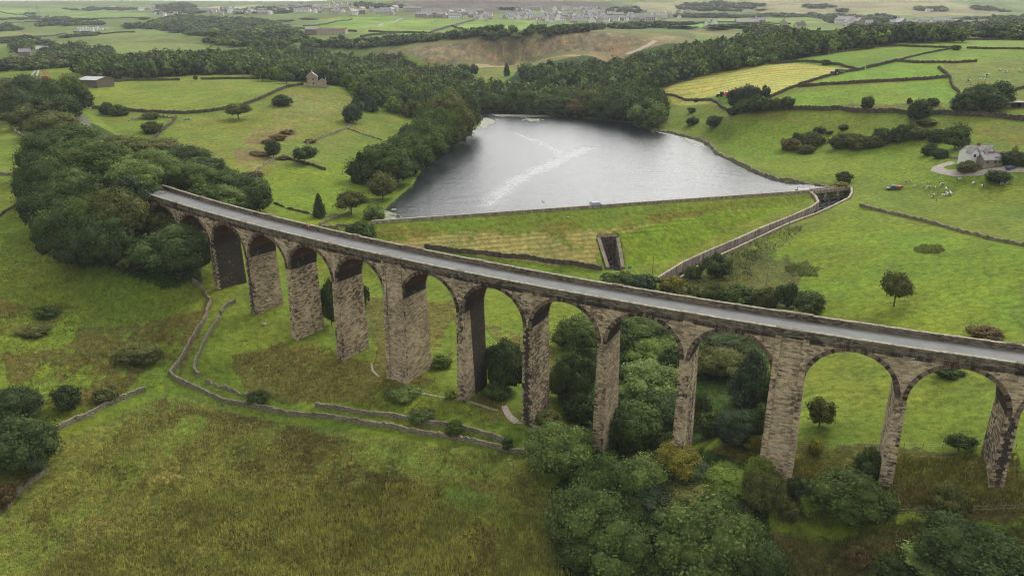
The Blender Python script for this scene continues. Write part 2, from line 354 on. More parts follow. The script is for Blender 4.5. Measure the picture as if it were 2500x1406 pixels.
# right pasture and behind the bridge
zone([(1830,640),(2100,500),(2500,600),(2500,840),(2200,790),(1800,720)], (.122,.168,.017), 2, 6)
zone([(1780,330),(2000,300),(2300,330),(2480,400),(2480,470),(2300,440),(2000,430),(1800,400)], (.12,.16,.018), 2, 6)
zone([(1640,700),(1800,600),(1960,545),(1900,600),(1960,700),(2000,760),(1700,720)], OLV, 3, 4, .75, rough=.5, seed=3)
# dam face: raked hay low down, browner band, greener right corner
crest = [(900,551),(1450,513),(1985,476)]
zone([(900,552),(1450,514),(1985,478),(1990,500),(1800,590),(1610,690),(1540,680),(1500,660),(1030,608)], (.12,.15,.02))
zone([(910,560),(1450,528),(1900,500),(1700,545),(1550,575),(1450,600),(1380,570),(1000,575)], (.13,.115,.024), 1.5, 4, .55, seed=4, rake=.4)
zone([(930,590),(1100,565),(1300,560),(1470,550),(1700,530),(1640,550),(1500,580),(1450,610),(1465,655),(1280,632),(1040,606)], (.235,.185,.066), 1.5, 4, .9, rake=.75, seed=5)
zone([(1480,560),(1700,525),(1940,492),(1920,510),(1760,560),(1620,640),(1530,650),(1530,600)], (.115,.17,.016), 1, 4)
# valley floor
zone([(1050,760),(1100,730),(1300,800),(1400,880),(1380,960),(1330,900),(1200,800)], BRN, 2, 5, .75, rough=.8, seed=6)
zone([(890,720),(1100,740),(1120,880),(900,900),(890,800)], BRN, 2, 5, .62, rough=.7, seed=7)
zone([(560,880),(700,830),(950,900),(1200,970),(1300,1050),(1000,1010),(650,960)], (.105,.1,.024), 2, 5, .62, rough=.6, seed=8)
zone([(580,860),(760,840),(880,920),(760,980),(600,950)], BRN, 2, 4, .75, rough=.8, seed=9)
zone([(0,700),(60,740),(200,730),(130,800),(0,820)], BRN, 2, 5, .5, rough=.7, seed=10)
zone([(200,800),(480,760),(420,900),(330,900),(240,990),(100,1010),(0,940),(0,880),(150,850)], (.1,.088,.024), 2, 7, .58, rough=.6, seed=11)
zone([(480,700),(520,740),(430,930),(450,800),(500,740)], BRN, 1, 2, .7, rough=.6, seed=12)
# big rough meadow in front
zone([(120,1090),(350,990),(450,960),(700,1030),(1240,1110),(1300,1130),(1420,1500),(-300,1600),(-200,1300)], (.125,.14,.03), 1, 5, rough=.65)
zone([(380,980),(560,1000),(800,1060),(900,1160),(700,1230),(500,1190),(380,1060)], (.1,.078,.024), 3, 6, .7, rough=1., seed=13)
zone([(560,1180),(1000,1120),(1250,1200),(1350,1406),(1400,1600),(0,1600),(60,1300),(300,1250)], (.11,.105,.027), 3, 8, .66, rough=1., seed=14)
zone([(450,1230),(900,1150),(1200,1250),(1250,1400),(600,1400),(400,1320)], (.075,.06,.018), 3, 8, .48, rough=1., seed=15)
zone([(850,1060),(1230,1120),(1180,1180),(980,1140)], (.12,.16,.03), 2, 4, .7, rough=.3, seed=16)
zone([(1060,1180),(1280,1240),(1250,1300),(1150,1270)], (.09,.14,.025), 2, 3, .8, rough=.3, seed=17)
zone([(310,1080),(450,1060),(440,1180),(350,1170)], (.2,.175,.055), 2, 3, .6, rough=.3, seed=18)
zone([(40,1270),(480,1010),(520,1020),(200,1260),(60,1400),(-100,1400)], (.115,.155,.025), 1.5, 3, .8, rough=.2, seed=19)
# right foreground banks
zone([(1700,1110),(1960,1092),(2480,1098),(2600,1240),(2300,1220),(1950,1180),(1780,1160)], (.095,.088,.022), 2, 5, .7, rough=.7, seed=20)
zone([(1900,1150),(2500,1200),(2500,1270),(1900,1230)], (.075,.062,.02), 2, 5, .6, rough=.8, seed=21)
zone([(1860,1290),(2500,1270),(2700,1500),(1850,1500)], (.075,.1,.02), 2, 5, .8, rough=.5, seed=22)
zone([(1880,1300),(2300,1300),(2280,1500),(1880,1500)], (.1,.09,.03), 2, 5, .4, rough=.6, seed=23)
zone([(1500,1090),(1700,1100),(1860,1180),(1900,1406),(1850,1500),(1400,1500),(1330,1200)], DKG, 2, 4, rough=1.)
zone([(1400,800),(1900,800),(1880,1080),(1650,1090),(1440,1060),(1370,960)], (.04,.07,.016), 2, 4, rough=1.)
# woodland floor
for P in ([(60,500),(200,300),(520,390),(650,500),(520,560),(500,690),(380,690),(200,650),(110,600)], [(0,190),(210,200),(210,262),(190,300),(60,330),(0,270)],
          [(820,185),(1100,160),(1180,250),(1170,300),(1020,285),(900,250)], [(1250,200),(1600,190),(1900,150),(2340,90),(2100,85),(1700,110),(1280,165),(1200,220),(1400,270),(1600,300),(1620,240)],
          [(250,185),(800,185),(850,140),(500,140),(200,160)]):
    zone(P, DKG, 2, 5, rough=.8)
# every map edge of far hedged country gets a little patchwork
pw = (np.floor(GX/170+fbm(GX, GY, 500, 81)*1.5)+np.floor(GY/150+fbm(GX, GY, 400, 91)*1.5)*7).astype(int)
hsh = ((pw*2654435761) & 0xffff)/65535.
far = (DIST > 1000)
colr[far] *= (.72+.5*hsh[far])[:, None]
colr *= (1+.16*big)[..., None]
colr[..., 0] *= .95+.22*fbm(GX, GY, 22, 101, 4)
colr[..., 2] *= .85
colr = np.clip(colr, .004, .6)
# ---- mesh
Zf = Z.astype(np.float32)
me = bpy.data.meshes.new('ground')
co = np.stack([GX, GY, Zf], -1).reshape(-1, 3).astype(np.float32)
ii = np.arange(ND-1)[:, None]*NA+np.arange(NA-1)[None]
fc = np.stack([ii, ii+1, ii+1+NA, ii+NA], -1).reshape(-1, 4).astype(np.int32)
me.vertices.add(len(co)); me.vertices.foreach_set('co', co.ravel())
me.loops.add(fc.size); me.loops.foreach_set('vertex_index', fc.ravel())
me.polygons.add(len(fc)); me.polygons.foreach_set('loop_start', np.arange(0, fc.size, 4, dtype=np.int32)); me.polygons.foreach_set('loop_total', np.full(len(fc), 4, np.int32))
me.update(calc_edges=True)
for nm, arr in (('growth', colr), ('cover', msk)):
    a_ = me.color_attributes.new(nm, 'FLOAT_COLOR', 'POINT'); a_.data.foreach_set('color', (arr if arr.shape[-1] == 4 else np.concatenate([arr, np.ones((ND, NA, 1))], -1)).astype(np.float32).ravel())
me.polygons.foreach_set('use_smooth', [True]*len(fc))
m = NT('ground_growth', .95, .08)
base = m.attr('growth', 'Color'); cov = m.N('ShaderNodeSeparateColor'); m.L(m.attr('cover', 'Color'), cov.inputs[0])
p = m.P(); ps = m.map(p, (1, 1, .6))
n1 = m.noise(.55, 5, .65, ps); n2 = m.noise(.09, 5, .6, ps); n3 = m.noise(2.6, 3, .6, ps); n4 = m.noise(.25, 4, .7, m.map(p, (1, 1, 1), (0, 0, .6), (40, 9, 3)))
k = m.math('MULTIPLY', m.rng(n1, .28, .72, .55, 1.42), m.rng(n3, .3, .7, .7, 1.3))
k = m.math('MULTIPLY', k, m.rng(n2, .3, .7, .8, 1.2))
rv = m.rng(m.noise(1.15, 5, .75, ps), .35, .68, .35, 1.6)
k = m.math('MULTIPLY', k, m.mix(cov.outputs[1], (1, 1, 1), rv))
c = m.mix(1., base, k, 'MULTIPLY')
c = m.mix(m.math('MULTIPLY', m.rng(n4, .5, .72), .5), c, m.mix(1., c, (1.45, 1.12, .9), 'MULTIPLY'))
c = m.mix(m.math('MULTIPLY', m.rng(m.noise(.55, 4, .8, m.map(p, (1, 1, 1), (0, 0, 0), (9, 70, 3))), .57, .68), .75), c, m.mix(1., c, (.45, .62, .6), 'MULTIPLY'))
rkm = m.N('ShaderNodeAttribute', attribute_name='cover').outputs['Alpha']; rk1 = m.noise(1., 6, .75, m.map(p, (.13, .05, .02))); rk2 = m.noise(.03, 5, .7)
c = m.mix(m.math('MULTIPLY', rkm, m.rng(rk1, .36, .62, 0, 1)), m.mix(rkm, c, m.mix(1., c, (.42, .42, .46), 'MULTIPLY')), m.mix(1., c, (1.35, 1.25, 1.15), 'MULTIPLY'))
c = m.mix(m.math('MULTIPLY', rkm, m.rng(rk2, .5, .62, 0, .7)), c, (.07, .085, .03))
# mown rows
ur = (at(1640, 215), at(1990, 172)); dr = Vector((ur[1].x-ur[0].x, ur[1].y-ur[0].y, 0)).normalized(); 
dp = m.N('ShaderNodeVectorMath', operation='DOT_PRODUCT'); m.L(p, dp.inputs[0]); dp.inputs[1].default_value = (-dr.y, dr.x, 0)
wob = m.math('MULTIPLY', m.noise(.012, 2, .5), 26.)
row = m.math('SINE', m.math('MULTIPLY', m.math('ADD', dp.outputs['Value'], wob), 2*math.pi/9.5))
rowc = m.mix(m.rng(row, .1, .8), (.95, .95, .95), (.74, .72, .55))
c = m.mix(cov.outputs[0], c, m.mix(1., c, rowc, 'MULTIPLY'))
# raked lines along the dam
dq = m.N('ShaderNodeVectorMath', operation='DOT_PRODUCT'); m.L(p, dq.inputs[0]); dq.inputs[1].default_value = (float(dnor[0]), float(dnor[1]), 0)
rk = m.noise(1., 2, .6, m.map(p, (.03, .03, 1.1)))
dk = m.math('SINE', m.math('ADD', m.math('MULTIPLY', dq.outputs['Value'], 2*math.pi/2.1), m.math('MULTIPLY', m.noise(.05, 3), 14.)))
c = m.mix(m.math('MULTIPLY', cov.outputs[2], m.rng(dk, -.2, 1., 0, .8)), c, m.mix(1., c, (1.35, 1.3, 1.45), 'MULTIPLY'))
c = m.mix(m.math('MULTIPLY', cov.outputs[2], m.rng(dk, -.2, -1., 0, .8)), c, m.mix(1., c, (.68, .8, .6), 'MULTIPLY'))
m.col(c)
hh = m.math('ADD', m.math('MULTIPLY', n1, m.math('ADD', m.math('MULTIPLY', cov.outputs[1], 1.6), .5)), m.math('MULTIPLY', n3, .25))
m.bump(hh, .8, .6)
me.materials.append(m.mat)
tag(link('ground', me), 'green pasture, rough meadow and moorland of the valley and hills', 'ground', kind='structure')
# ---------------------------------------------------------------- water
def sheet(name, P, z, mat, kind, label, cat):
    me = bpy.data.meshes.new(name); me.from_pydata([(x, y, z) for x, y in P], [], [tuple(range(len(P)))]); me.materials.append(mat); me.update()
    return tag(link(name, me), label, cat, kind=kind)
w = NT('lake_water', .16, .5)
w.b.inputs['IOR'].default_value = 1.38
P_ = w.P()
def pathmask(px_, width, soft):
    # distance to a short chain of points on the water, for the wind-brushed streaks
    out = None
    pts = [gxy(u, v, WATER) for u, v in px_]
    for a, b in zip(pts[:-1], pts[1:]):
        d = b-a; L2 = float(d@d)
        s1 = w.N('ShaderNodeVectorMath', operation='SUBTRACT'); w.L(P_, s1.inputs[0]); s1.inputs[1].default_value = (a[0], a[1], WATER)
        dt = w.N('ShaderNodeVectorMath', operation='DOT_PRODUCT'); w.L(s1.outputs[0], dt.inputs[0]); dt.inputs[1].default_value = (d[0]/L2, d[1]/L2, 0)
        cl = w.N('ShaderNodeClamp'); w.L(dt.outputs['Value'], cl.inputs[0])
        sc = w.N('ShaderNodeVectorMath', operation='SCALE'); sc.inputs[0].default_value = (d[0], d[1], 0); w.L(cl.outputs[0], sc.inputs['Scale'])
        df = w.N('ShaderNodeVectorMath', operation='DISTANCE'); w.L(s1.outputs[0], df.inputs[0]); w.L(sc.outputs[0], df.inputs[1])
        out = df.outputs['Value'] if out is None else w.math('MINIMUM', out, df.outputs['Value'])
    nz = w.math('MULTIPLY', w.math('SUBTRACT', w.noise(.08, 6, .8), .5), soft*2.6)
    return w.rng(w.math('ADD', out, nz), width*.1, width+soft*1.1, .9, 0, True)
s1 = pathmask([(1195,500),(1225,468),(1265,437),(1340,405),(1400,375),(1432,362)], .3, 6)
s2 = pathmask([(1375,392),(1355,365),(1310,345),(1255,325)], .6, 4)
st = w.math('MULTIPLY', w.math('MAXIMUM', s1, w.math('MULTIPLY', s2, .6)), w.rng(w.noise(.45, 5, .75), .3, .65, .1, 1.))
lo = w.noise(.011, 4, .6, w.map(P_, (1, .6, 1), (0, 0, .5)))
w.set(w.b.inputs['Roughness'], w.math('ADD', w.rng(lo, .3, .7, .14, .26), w.math('MULTIPLY', st, .16)))
w.col(w.mix(st, (.018, .022, .024), (.25, .255, .26)))  # streaks coloured pale to paint in the sky glint on ruffled water
wv = w.math('ADD', w.noise(.9, 4, .65, w.map(P_, (1, 1, 1), (0, 0, .3))), w.math('MULTIPLY', w.noise(.16, 3, .6), 1.6))
w.bump(wv, .75, .35)
LK = list(map(tuple, LAKE))
lake_sheet = [(p[0]+(p[0]-LAKE[:, 0].mean())*.02, p[1]+(p[1]-LAKE[:, 1].mean())*.01) if (p[0]-DL[0])*dnor[0]+(p[1]-DL[1])*dnor[1] < -6 else tuple(p) for p in LAKE]
sheet('water', lake_sheet, WATER, w.mat, 'structure', 'grey reservoir water with wind streaks held back by the dam', 'reservoir')
# ---------------------------------------------------------------- sky and light
SUN_AZ, SUN_EL = math.radians(38), math.radians(44)       # bright part of the overcast, ahead and to the right
wd = bpy.data.worlds.new('World'); SC.world = wd; wd.use_nodes = True; t = wd.node_tree; bg = t.nodes['Background']
sky = t.nodes.new('ShaderNodeTexSky'); sky.sky_type = 'NISHITA'; sky.sun_disc = False; sky.sun_elevation = SUN_EL; sky.sun_rotation = SUN_AZ; sky.air_density = 1.5; sky.dust_density = 3
tc = t.nodes.new('ShaderNodeTexCoord')
def wm(op, a, b, clamp=False):
    n_ = t.nodes.new('ShaderNodeMath'); n_.operation = op; n_.use_clamp = clamp
    for i_, x in enumerate((a, b)):
        if isinstance(x, bpy.types.NodeSocket): t.links.new(x, n_.inputs[i_])
        else: n_.inputs[i_].default_value = x
    return n_.outputs[0]
dv = t.nodes.new('ShaderNodeVectorMath'); dv.operation = 'DOT_PRODUCT'; t.links.new(tc.outputs['Generated'], dv.inputs[0])
dv.inputs[1].default_value = (math.sin(SUN_AZ)*math.cos(SUN_EL), math.cos(SUN_AZ)*math.cos(SUN_EL), math.sin(SUN_EL))
glow = wm('POWER', wm('MAXIMUM', wm('ADD', wm('MULTIPLY', dv.outputs['Value'], .5), .5), 0.), 3.)
cn = t.nodes.new('ShaderNodeTexNoise'); cn.inputs['Scale'].default_value = 2.2; cn.inputs['Detail'].default_value = 6
mp_ = t.nodes.new('ShaderNodeMapping'); mp_.inputs['Scale'].default_value = (1, 1, 3); t.links.new(tc.outputs['Generated'], mp_.inputs[0]); t.links.new(mp_.outputs[0], cn.inputs['Vector'])
dv2 = t.nodes.new('ShaderNodeVectorMath'); dv2.operation = 'DOT_PRODUCT'; t.links.new(tc.outputs['Generated'], dv2.inputs[0]); dv2.inputs[1].default_value = (.3, .91, .28)
glow2 = wm('POWER', wm('MAXIMUM', wm('ADD', wm('MULTIPLY', dv2.outputs['Value'], .5), .5), 0.), 18.)
sx_ = t.nodes.new('ShaderNodeSeparateXYZ'); t.links.new(tc.outputs['Generated'], sx_.inputs[0]); zen = wm('MAXIMUM', sx_.outputs[2], 0.)
lum = wm('ADD', wm('ADD', wm('MULTIPLY', glow, 3.), wm('MULTIPLY', glow2, 20.)), wm('ADD', wm('MULTIPLY', zen, 3.6), 1.9)); lum = wm('MULTIPLY', lum, wm('ADD', wm('MULTIPLY', cn.outputs['Fac'], 1.0), .5))
cc = t.nodes.new('ShaderNodeMix'); cc.data_type = 'RGBA'; cc.blend_type = 'MULTIPLY'; cc.inputs[0].default_value = 1; cc.inputs[6].default_value = (1.0, .985, .97, 1)
t.links.new(lum, cc.inputs[7])
mx = t.nodes.new('ShaderNodeMix'); mx.data_type = 'RGBA'; mx.inputs[0].default_value = .93; t.links.new(sky.outputs[0], mx.inputs[6]); t.links.new(cc.outputs[2], mx.inputs[7])
t.links.new(mx.outputs[2], bg.inputs['Color']); bg.inputs['Strength'].default_value = .14
sl = bpy.data.lights.new('sun', 'SUN'); sl.energy = 1.5; sl.angle = math.radians(14); sl.color = (1, .955, .89)
so = link('sun', sl); so.rotation_euler = (math.pi/2-SUN_EL, 0, -SUN_AZ+math.pi)
so.rotation_euler = Vector((-math.sin(SUN_AZ)*math.cos(SUN_EL), -math.cos(SUN_AZ)*math.cos(SUN_EL), -math.sin(SUN_EL))).to_track_quat('-Z', 'Y').to_euler()
SC.view_settings.view_transform = 'Standard'; SC.view_settings.look = 'None'; SC.view_settings.gamma = 1; SC.view_settings.exposure = .54
SC.cycles.max_bounces = 5; SC.cycles.diffuse_bounces = 2; SC.cycles.glossy_bounces = 2; SC.cycles.volume_bounces = 0; SC.cycles.transparent_max_bounces = 4
SC.cycles.use_denoising = True; SC.cycles.pixel_filter_type = 'BLACKMAN_HARRIS'; SC.cycles.filter_width = 1.15
# haze: one closed box of thin air round everything
hz = bpy.data.meshes.new('haze'); x0, x1, y0, y1, z0, z1 = -9800, 9800, -300, 9900, float(Z.min())-1, max(HC+6, float(Z.max())+30)
hv = [(x, y, z) for z in (z0, z1) for x, y in ((x0, y0), (x1, y0), (x1, y1), (x0, y1))]
hz.from_pydata(hv, [], [(3, 2, 1, 0), (4, 5, 6, 7), (0, 1, 5, 4), (1, 2, 6, 5), (2, 3, 7, 6), (3, 0, 4, 7)])
hm = bpy.data.materials.new('haze_air'); hm.use_nodes = True; ht = hm.node_tree; ht.nodes.remove(ht.nodes['Principled BSDF'])
vol = ht.nodes.new('ShaderNodeVolumePrincipled'); vol.inputs['Color'].default_value = (.86, .92, 1, 1); vol.inputs['Density'].default_value = .000075; vol.inputs['Anisotropy'].default_value = 0.
ht.links.new(vol.outputs[0], ht.nodes['Material Output'].inputs['Volume']); hz.materials.append(hm)
tag(link('haze', hz), 'thin pale haze over the far hills', 'haze', kind='stuff')
# ---------------------------------------------------------------- stone
def stone(name, light=(.61,.505,.33), mid=(.24,.195,.13), dark=(.035,.03,.027), bw=.9, bh=.35, soot_shade=.5, uv=True, grime=1.):
    m = NT(name, .92, .12)
    uvn = m.N('ShaderNodeUVMap'); uvn.uv_map = 'UVMap'; vec = uvn.outputs[0]
    b = m.N('ShaderNodeTexBrick'); m.L(vec, b.inputs['Vector'])
    b.inputs['Scale'].default_value = 1; b.inputs['Brick Width'].default_value = bw; b.inputs['Row Height'].default_value = bh
    b.inputs['Mortar Size'].default_value = .022; b.inputs['Mortar Smooth'].default_value = .3; b.inputs['Bias'].default_value = 0
    b.inputs['Color1'].default_value = (0, 0, 0, 1); b.inputs['Color2'].default_value = (1, 1, 1, 1); b.inputs['Mortar'].default_value = (.5, .5, .5, 1)
    br = b.outputs['Color']; mo = b.outputs['Fac']
    P = m.P(); big = m.noise(.22, 4, .6); med = m.noise(1., 4, .7, m.map(vec, (.5, 2.2, 1)))
    f = m.math('ADD', m.math('MULTIPLY', br, .8), m.math('MULTIPLY', m.math('SUBTRACT', big, .5), 1.7)); f = m.math('ADD', f, m.math('MULTIPLY', m.math('SUBTRACT', med, .5), 1.1))
    oi_ = m.N('ShaderNodeObjectInfo').outputs['Random']; f = m.math('ADD', f, m.rng(oi_, 0, 1, -.22, .22))
    c = m.mix(m.rng(f, -.05, .85), mid, light)
    c = m.mix(m.math('MULTIPLY', m.rng(m.noise(1., 5, .72, m.map(vec, (.32, 1.9, 1), (0, 0, 0), (7, 3, 1))), .5, .62), .8), c, m.mix(1., c, (.5, .45, .4), 'MULTIPLY'))
    c = m.mix(m.math('MULTIPLY', m.rng(m.noise(.7, 3, .6, m.map(P, (1, 1, 1), (0, 0, 0), (5, 3, 1))), .5, .7), .35), c, m.mix(1., c, (1.15, .85, .6), 'MULTIPLY'))
    # sooty streaks that run down, stronger where the face is marked for stain and shade, and single black stones
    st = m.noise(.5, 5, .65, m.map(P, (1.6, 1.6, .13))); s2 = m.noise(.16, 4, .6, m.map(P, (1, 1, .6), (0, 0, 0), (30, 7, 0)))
    sa = m.attr('soot_shade')
    sf = m.math('ADD', m.math('ADD', m.math('MULTIPLY', st, .8), m.math('MULTIPLY', s2, .9)), m.math('ADD', m.math('MULTIPLY', sa, 1.), soot_shade-1.45))
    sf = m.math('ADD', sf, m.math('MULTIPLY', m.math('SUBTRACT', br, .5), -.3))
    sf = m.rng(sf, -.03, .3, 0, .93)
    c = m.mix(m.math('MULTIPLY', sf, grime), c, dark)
    c = m.mix(m.math('MULTIPLY', mo, .6), c, m.mix(1., c, (.35, .34, .33), 'MULTIPLY'))
    # moss and lime touches
    c = m.mix(m.math('MULTIPLY', m.rng(m.noise(.33, 4, .7, m.map(P, (1, 1, .7), (0, 0, 0), (3, 50, 6))), .6, .72), .3), c, (.42, .38, .3))
    m.col(c)
    m.bump(m.math('ADD', m.math('MULTIPLY', mo, -.8), m.math('MULTIPLY', med, .6)), .8, .05)
    return m.mat
ST = stone('gritstone_masonry'); STP = stone('gritstone_parapet', light=(.27,.235,.17), mid=(.13,.11,.08), soot_shade=.48, bh=.26)
BRK = stone('soffit_brick', light=(.17,.075,.055), mid=(.12,.055,.042), dark=(.05,.046,.044), bw=.25, bh=.12, soot_shade=.5)
VOU = stone('voussoir_stone', light=(.27,.21,.14), mid=(.13,.1,.07), bw=.9, bh=.8, soot_shade=.5)
COP = flat('coping_stone', (.28, .26, .19), .9, .1, var=.5, scale=1.3)
ROAD = NT('track_surface', .9, .2)
_rc = ROAD.mix(ROAD.rng(ROAD.noise(.35, 5, .7), .3, .7), (.14, .144, .142), (.2, .203, .198)); _ru = ROAD.N('ShaderNodeUVMap'); _ru.uv_map = 'UVMap'; _rs = ROAD.N('ShaderNodeSeparateXYZ'); ROAD.L(_ru.outputs[0], _rs.inputs[0])
_re = ROAD.math('ADD', ROAD.math('ABSOLUTE', _rs.outputs[1]), ROAD.math('MULTIPLY', ROAD.noise(.7, 5, .75), 1.6)); _rc = ROAD.mix(ROAD.rng(_re, 4.1, 4.8, 0, .75), _rc, (.07, .075, .035)); _rc = ROAD.mix(ROAD.rng(ROAD.noise(.16, 4, .7), .58, .66, 0, .35), _rc, (.2, .15, .11)); ROAD.col(_rc); ROAD = ROAD.mat
KING = (6, 11); w2 = VP['w']/2; tz_ = lambda s: 0.
via = empty('viaduct', vpt(spier(8), 0, -33.4), 0, 'long curved stone railway viaduct of tall arches crossing the valley', 'viaduct')
def vb(mb, name, mats, parent=via, **k):
    org = np.array(via.location); mb.v = [tuple(np.array(p)-org) for p in mb.v]
    return mb.build(name, mats, parent, **k)
SOOT_SIDE = {2: .62, 3: .02, 4: .1, 5: .04, 6: -.2, 7: .55, 8: .12, 9: -.2, 10: .15, 12: .2, 13: .1}
def zs_(i): return -VP['zc']-VP['R']                   # springing, below the deck line at its own arch
def thick(k): return VP['tk'] if k in KING else VP['t']
def face(mb, P, U, a=0., m=0):
    mb.quad(P, U, a, m)
for k in range(0, 18):
    s = spier(k); T = thick(k) if 0 < k < 17 else 9.; 
    if k == 0: s = spos(1)-7.62-T/2
    if k == 17: s = spos(17)+7.62+T/2
    zt = -VP['zc']-VP['R']+.02; mb = MB()
    c0 = vpt(s, 0, 0); gz = min(hat(*vpt(s+ds, off, 0)[:2]) for ds in (-2, 2) for off in (-5, 0, 5))-1.2
    H = c0[2]+zt-gz; H = max(H, .6); bl, bt = H*.011, H*.018
    def ring(z, el, et, T=T, s=s): return [vpt(s+a*(T/2+el), b*(w2-.06+et), z) for a, b in ((-1, -1), (1, -1), (1, 1), (-1, 1))]
    nseg = 1; R0_ = ring(zt-H, bl, bt); R1_ = ring(zt, 0, 0)
    for i, (sid, a) in enumerate((('front', -.06 if k in KING else (.12, .34, .2, .42, .08)[k % 5]), ('right', SOOT_SIDE.get(k, 0)), ('back', 0), ('left', .12))):  # plain piers' front value adds painted face shade to the sooty streaks
        j = (i+1) % 4; b0, b1, t1, t0_ = R0_[i], R0_[j], R1_[j], R1_[i]
        L = math.dist(t0_, t1); off = k*3.37+i*11.3
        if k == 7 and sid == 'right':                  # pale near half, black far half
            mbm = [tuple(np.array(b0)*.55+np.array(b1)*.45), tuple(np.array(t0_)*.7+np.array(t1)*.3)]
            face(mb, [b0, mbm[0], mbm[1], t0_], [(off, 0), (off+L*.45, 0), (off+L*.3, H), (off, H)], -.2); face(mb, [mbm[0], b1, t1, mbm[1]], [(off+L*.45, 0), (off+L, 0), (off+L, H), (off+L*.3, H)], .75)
        else:
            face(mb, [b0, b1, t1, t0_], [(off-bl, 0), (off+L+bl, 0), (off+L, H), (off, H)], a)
    # corner stones, long and short, a little proud
    if 0 < k < 17:
        nb = int(H/.62)
        for q in range(nb):
            f0 = q/nb; f1 = (q+.86)/nb
            for sa_, sb_ in ((-1, -1), (1, -1)):
                long_ = (q+(sa_ > 0)) % 2
                le = (.62 if long_ else .34); lt = (.34 if long_ else .62)
                def cs(f):
                    z = zt-H*(1-f); e1 = T/2+bl*(1-f); e2 = w2-.06+bt*(1-f)
                    return [vpt(s+sa_*(e1+.035), sb_*(e2+.035), z), vpt(s+sa_*(e1-le), sb_*(e2+.035), z), vpt(s+sa_*(e1-le), sb_*(e2-.1), z), vpt(s+sa_*(e1-.1), sb_*(e2-.1), z), vpt(s+sa_*(e1-.1), sb_*(e2-lt), z), vpt(s+sa_*(e1+.035), sb_*(e2-lt), z)]
                A_, B_ = cs(f0), cs(f1)
                if sa_*sb_ > 0: A_.reverse(); B_.reverse()
                A_.reverse(); B_.reverse()
                mb.hexa(A_, B_, random.choice((-.3, -.1, .1, .35)))
    if k in KING:                                      # raised strips at both edges of the broad piers
        for sb_ in (-1, 1):
            for sa_ in (-1, 1):
                def st_(z, e, g):
                    q = [vpt(s+sa_*(T/2+e), sb_*(w2-.05+g), z), vpt(s+sa_*(T/2+e-1.05), sb_*(w2-.05+g), z), vpt(s+sa_*(T/2+e-1.05), sb_*(w2+.2+g), z), vpt(s+sa_*(T/2+e), sb_*(w2+.2+g), z)]
                    return q if sa_*sb_ < 0 else q[::-1]
                mb.hexa(st_(zt-H, bl, bt)[::-1], st_(zt, 0, 0)[::-1], .05)
                mb.hexa(st_(zt, 0, 0)[::-1], st_(-1.5, 0, 0)[::-1], .05)
    nm = 'abutment' if k in (0, 17) else 'pier'
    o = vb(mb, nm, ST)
    if k in KING: o['label'] = 'broad pier with raised edge strips, wider than its neighbours'
    if k == 7: o['label'] = 'pier whose inner face is sooty black towards the back'
    if k == 2: o['label'] = 'pier with a streaked black inner face by the wood'
# ---- spandrels, soffits and rings
R = VP['R']
for sb_ in (-1, 1):
    mb = MB()
    for i in range(1, 18):
        sc_ = spos(i); ang = np.linspace(math.pi, 0, 41); zb = -VP['zc']-R
        for a0, a1 in zip(ang[:-1], ang[1:]):
            s0, s1_ = sc_+R*math.cos(a0), sc_+R*math.cos(a1); z0_, z1_ = zb+R*math.sin(a0), zb+R*math.sin(a1)
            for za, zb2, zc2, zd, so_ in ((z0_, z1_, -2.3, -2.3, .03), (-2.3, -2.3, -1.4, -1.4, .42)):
                P = [vpt(s0, sb_*(w2-.06), za), vpt(s1_, sb_*(w2-.06), zb2), vpt(s1_, sb_*(w2-.06), zc2), vpt(s0, sb_*(w2-.06), zd)]
                U = [(s0, za), (s1_, zb2), (s1_, zc2), (s0, zd)]
                if sb_ > 0: P.reverse(); U.reverse()
                mb.quad(P, U, so_)
        a = sc_+R; b = (spos(i+1)-R) if i < 17 else a+9
        segs = [(a, b)]+([(sc_-R-9, sc_-R)] if i == 1 else [])
        for a, b in segs:
            n_ = 3
            for q in range(n_):
                s0, s1_ = a+(b-a)*q/n_, a+(b-a)*(q+1)/n_
                P = [vpt(s0, sb_*(w2-.06), zb), vpt(s1_, sb_*(w2-.06), zb), vpt(s1_, sb_*(w2-.06), -1.4), vpt(s0, sb_*(w2-.06), -1.4)]; U = [(s0, zb), (s1_, zb), (s1_, -1.4), (s0, -1.4)]
                if sb_ > 0: P.reverse(); U.reverse()
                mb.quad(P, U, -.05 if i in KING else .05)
    o = vb(mb, 'spandrel_wall', ST)
